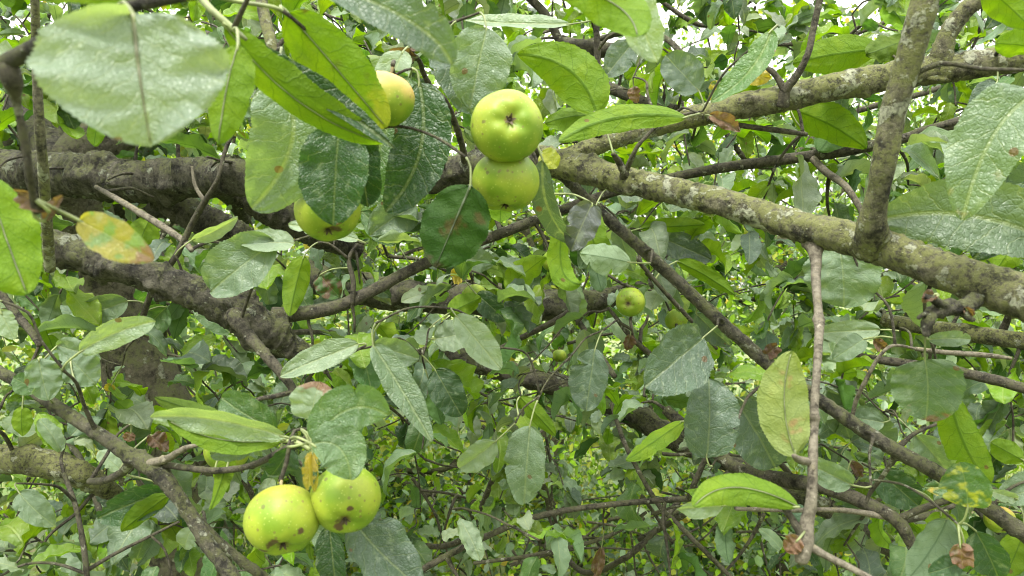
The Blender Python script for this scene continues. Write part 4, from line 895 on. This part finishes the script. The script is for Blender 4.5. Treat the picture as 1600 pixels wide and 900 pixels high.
def tree(label, x, y, h, crown, n, nper, seed, lean=0., r0=.09, size=.048, trunk=None, name='apple_tree', spread=.10):
    """crown: (cx, cy, cz, rx, ry, rz) ellipsoid"""
    rr = random.Random(seed); root = empty(name, (x, y, 0), label, 'tree', 'apple trees standing behind')
    cx, cyy, cz, rx, ry, rz = crown; fork = Vector((x+lean*.4, y, h*.42))
    pts = trunk or [(Vector((x, y, -.05)), r0*1.35), (Vector((x+lean*.05, y, .25)), r0), (Vector((x+lean*.2, y, h*.25)), r0*.85), (fork, r0*.75)]
    fork = pts[-1][0]
    pth = catmull(pts, .03); V, Fc = tube(pth, 24, .12, seed=seed, knobs=8); mesh('trunk', [v-pts[0][0] for v in V], Fc, M_BARK_TRUNK, root, pts[0][0])
    tips = []
    for k in range(7):
        a = 2*math.pi*k/7+rr.uniform(-.3, .3); u = rr.uniform(.5, .95)
        e = Vector((cx+rx*u*math.cos(a), cyy+ry*u*math.sin(a), cz+rz*rr.uniform(-.5, .8)))
        lp = [(fork, r0*.5)]
        for q in range(1, 6):
            s = q/5; lp.append((fork.lerp(e, s)+Vector((rr.uniform(-.08, .08), rr.uniform(-.08, .08), rr.uniform(-.05, .12)+.25*math.sin(s*3.14)*rz*.4)), r0*.5*(1-s)+.006))
        lp2 = catmull(lp, .04); V, Fc = tube(lp2, 10, .12, seed=seed+k)
        lo = mesh('limb', [v-fork for v in V], Fc, M_BARK_DARK if k % 2 else M_BARK_TRUNK, root, fork)
        for q in range(9):                                # side twigs of this limb
            i = rr.randrange(len(lp2)//3, len(lp2)); p0 = lp2[i][0]
            p1 = p0+Vector((rr.gauss(0, rx*.28), rr.gauss(0, ry*.28), rr.gauss(0, rz*.28)))
            tv, tf = tube(catmull(twig_path(p0, p1, .007, .002, seed*9+q, .1, 4), .04), 6, .1)
            mesh('twig', [v-p0 for v in tv], tf, M_BARK_TWIG, lo, p0)
            tips.append(p0.lerp(p1, .6)); tips.append(p1)
    while len(tips) < n:
        v = Vector((rr.gauss(0, 1), rr.gauss(0, 1), rr.gauss(0, 1))).normalized()*rr.random()**.33
        tips.append(Vector((cx+v.x*rx, cyy+v.y*ry, max(.2, cz+v.z*rz))))
    leaf_cloud('crown', [list(t) for t in tips[:n]], nper, spread, size, root, FARC, seed)
    return root
tree('nearest tree behind with a leaning grey-green trunk at lower left', *P(230,1481,1.8).xy, 3.2, (-1.3, 2.9, 1.6, 1.0, .6, 1.3), 200, 26, 5, r0=.09,
     trunk=[(P(330,1500,1.85), .13), (P(318,1200,1.85), .11), (P(300,900,1.85), .098), (P(275,760,1.83), .088), (P(240,620,1.8), .078), (P(195,520,1.78), .068), (P(160,430,1.75), .064), (P(130,330,1.68), .062), (P(90,265,1.6), .06)])
tree('apple tree behind the left of the picture with pale dappled leaves', -2.4, 4.6, 4.2, (-2.1, 4.4, 1.7, 1.7, .9, 1.75), 540, 32, 6)
tree('apple tree behind the centre with a dark leaning lower trunk', .15, 3.9, 3.6, (.1, 4.3, 1.6, 1.5, .9, 1.7), 520, 32, 7, lean=.35, r0=.07)
tree('apple tree behind the right of the picture, sky showing through its top', 2.3, 4.2, 4.0, (2.1, 4.4, 1.6, 1.5, .9, 1.7), 480, 30, 8)
tree('farther apple tree left of centre, seen as small bright leaves', -1.4, 7.2, 4.6, (-1.5, 7.2, 2.0, 2.4, 1.1, 2.5), 520, 30, 9, size=.06, spread=.16)
tree('farther apple tree right of centre, its crown thin against the sky', 2.6, 7.4, 4.6, (2.4, 7.4, 2.2, 2.6, 1.1, 2.5), 560, 28, 10, size=.06, spread=.16)
tree('farthest apple tree at the left end of the row', -5.2, 8.5, 5, (-5.2, 8.5, 2.2, 2.4, 1.3, 2.6), 300, 28, 12, size=.08, spread=.18)
tree('farthest apple tree at the right end of the row', 6.0, 8.2, 4.4, (5.8, 8.2, 2.0, 2.4, 1.3, 2.4), 300, 28, 13, size=.08, spread=.18)

tree('low leafy shrub in front of the far trees, left of the centre twigs', -.9, 3.3, 1.4, (-.8, 3.5, .55, 1.2, .6, .75), 300, 34, 21, r0=.03, name='shrub', size=.045)
tree('low leafy shrub in front of the far trees, right of the centre twigs', 1.2, 3.3, 1.4, (1.2, 3.5, .55, 1.2, .6, .75), 300, 34, 22, r0=.03, name='shrub', size=.045)
# ------------------------------------------------------------ ground
m, t = newmat('ground'); o_ = t.nodes.new('ShaderNodeOutputMaterial'); pb = t.nodes.new('ShaderNodeBsdfPrincipled')
tcn = t.nodes.new('ShaderNodeTexCoord'); n1 = tex(t, 'ShaderNodeTexNoise', tcn.outputs['Object'], 1.5, 6); n2 = tex(t, 'ShaderNodeTexNoise', tcn.outputs['Object'], 30, 6)
c = mixc(t, ramp(t, n1.outputs['Fac'], .4, .6), (.07, .12, .025), (.13, .17, .045)); c = mixc(t, ramp(t, n2.outputs['Fac'], .5, .65), c, (.15, .12, .06))
t.links.new(c, pb.inputs['Base Color']); pb.inputs['Roughness'].default_value = .9; t.links.new(pb.outputs[0], o_.inputs[0])
g = mesh('ground', [(-200, -200, 0), (200, -200, 0), (200, 300, 0), (-200, 300, 0)], [(0, 1, 2, 3)], m); g['kind'] = 'structure'
# grass: blades round the view
r = np.random.default_rng(3); n = 26000
gx = r.uniform(-6, 6, n); gy = r.uniform(1.5, 11, n); a = r.uniform(0, 6.28, n); hgt = r.uniform(.05, .16, n); ln = r.normal(0, .35, (n, 2))
b = np.stack([gx, gy, np.zeros(n)], 1); sx = np.stack([np.cos(a), np.sin(a), np.zeros(n)], 1)*.005
mid_ = b+np.stack([ln[:, 0]*hgt*.3, ln[:, 1]*hgt*.3, hgt*.6], 1); tip = b+np.stack([ln[:, 0]*hgt, ln[:, 1]*hgt, hgt], 1)
V = np.stack([b-sx, b+sx, mid_+sx*.8, mid_-sx*.8, tip], 1).reshape(-1, 3); k = np.arange(n)*5
Fs = np.stack([k, k+1, k+2, k+3], 1).tolist()+np.stack([k+3, k+2, k+4], 1).tolist()
cc = np.array([LIME, MID, (.2, .24, .08)])[r.integers(0, 3, n)]*r.uniform(.6, 1.2, (n, 1))
gr = mesh('grass', V, Fs, M_FAR, tint=np.repeat(cc, 5, axis=0)); tag(gr, 'short orchard grass under the trees', 'grass', kind='stuff')
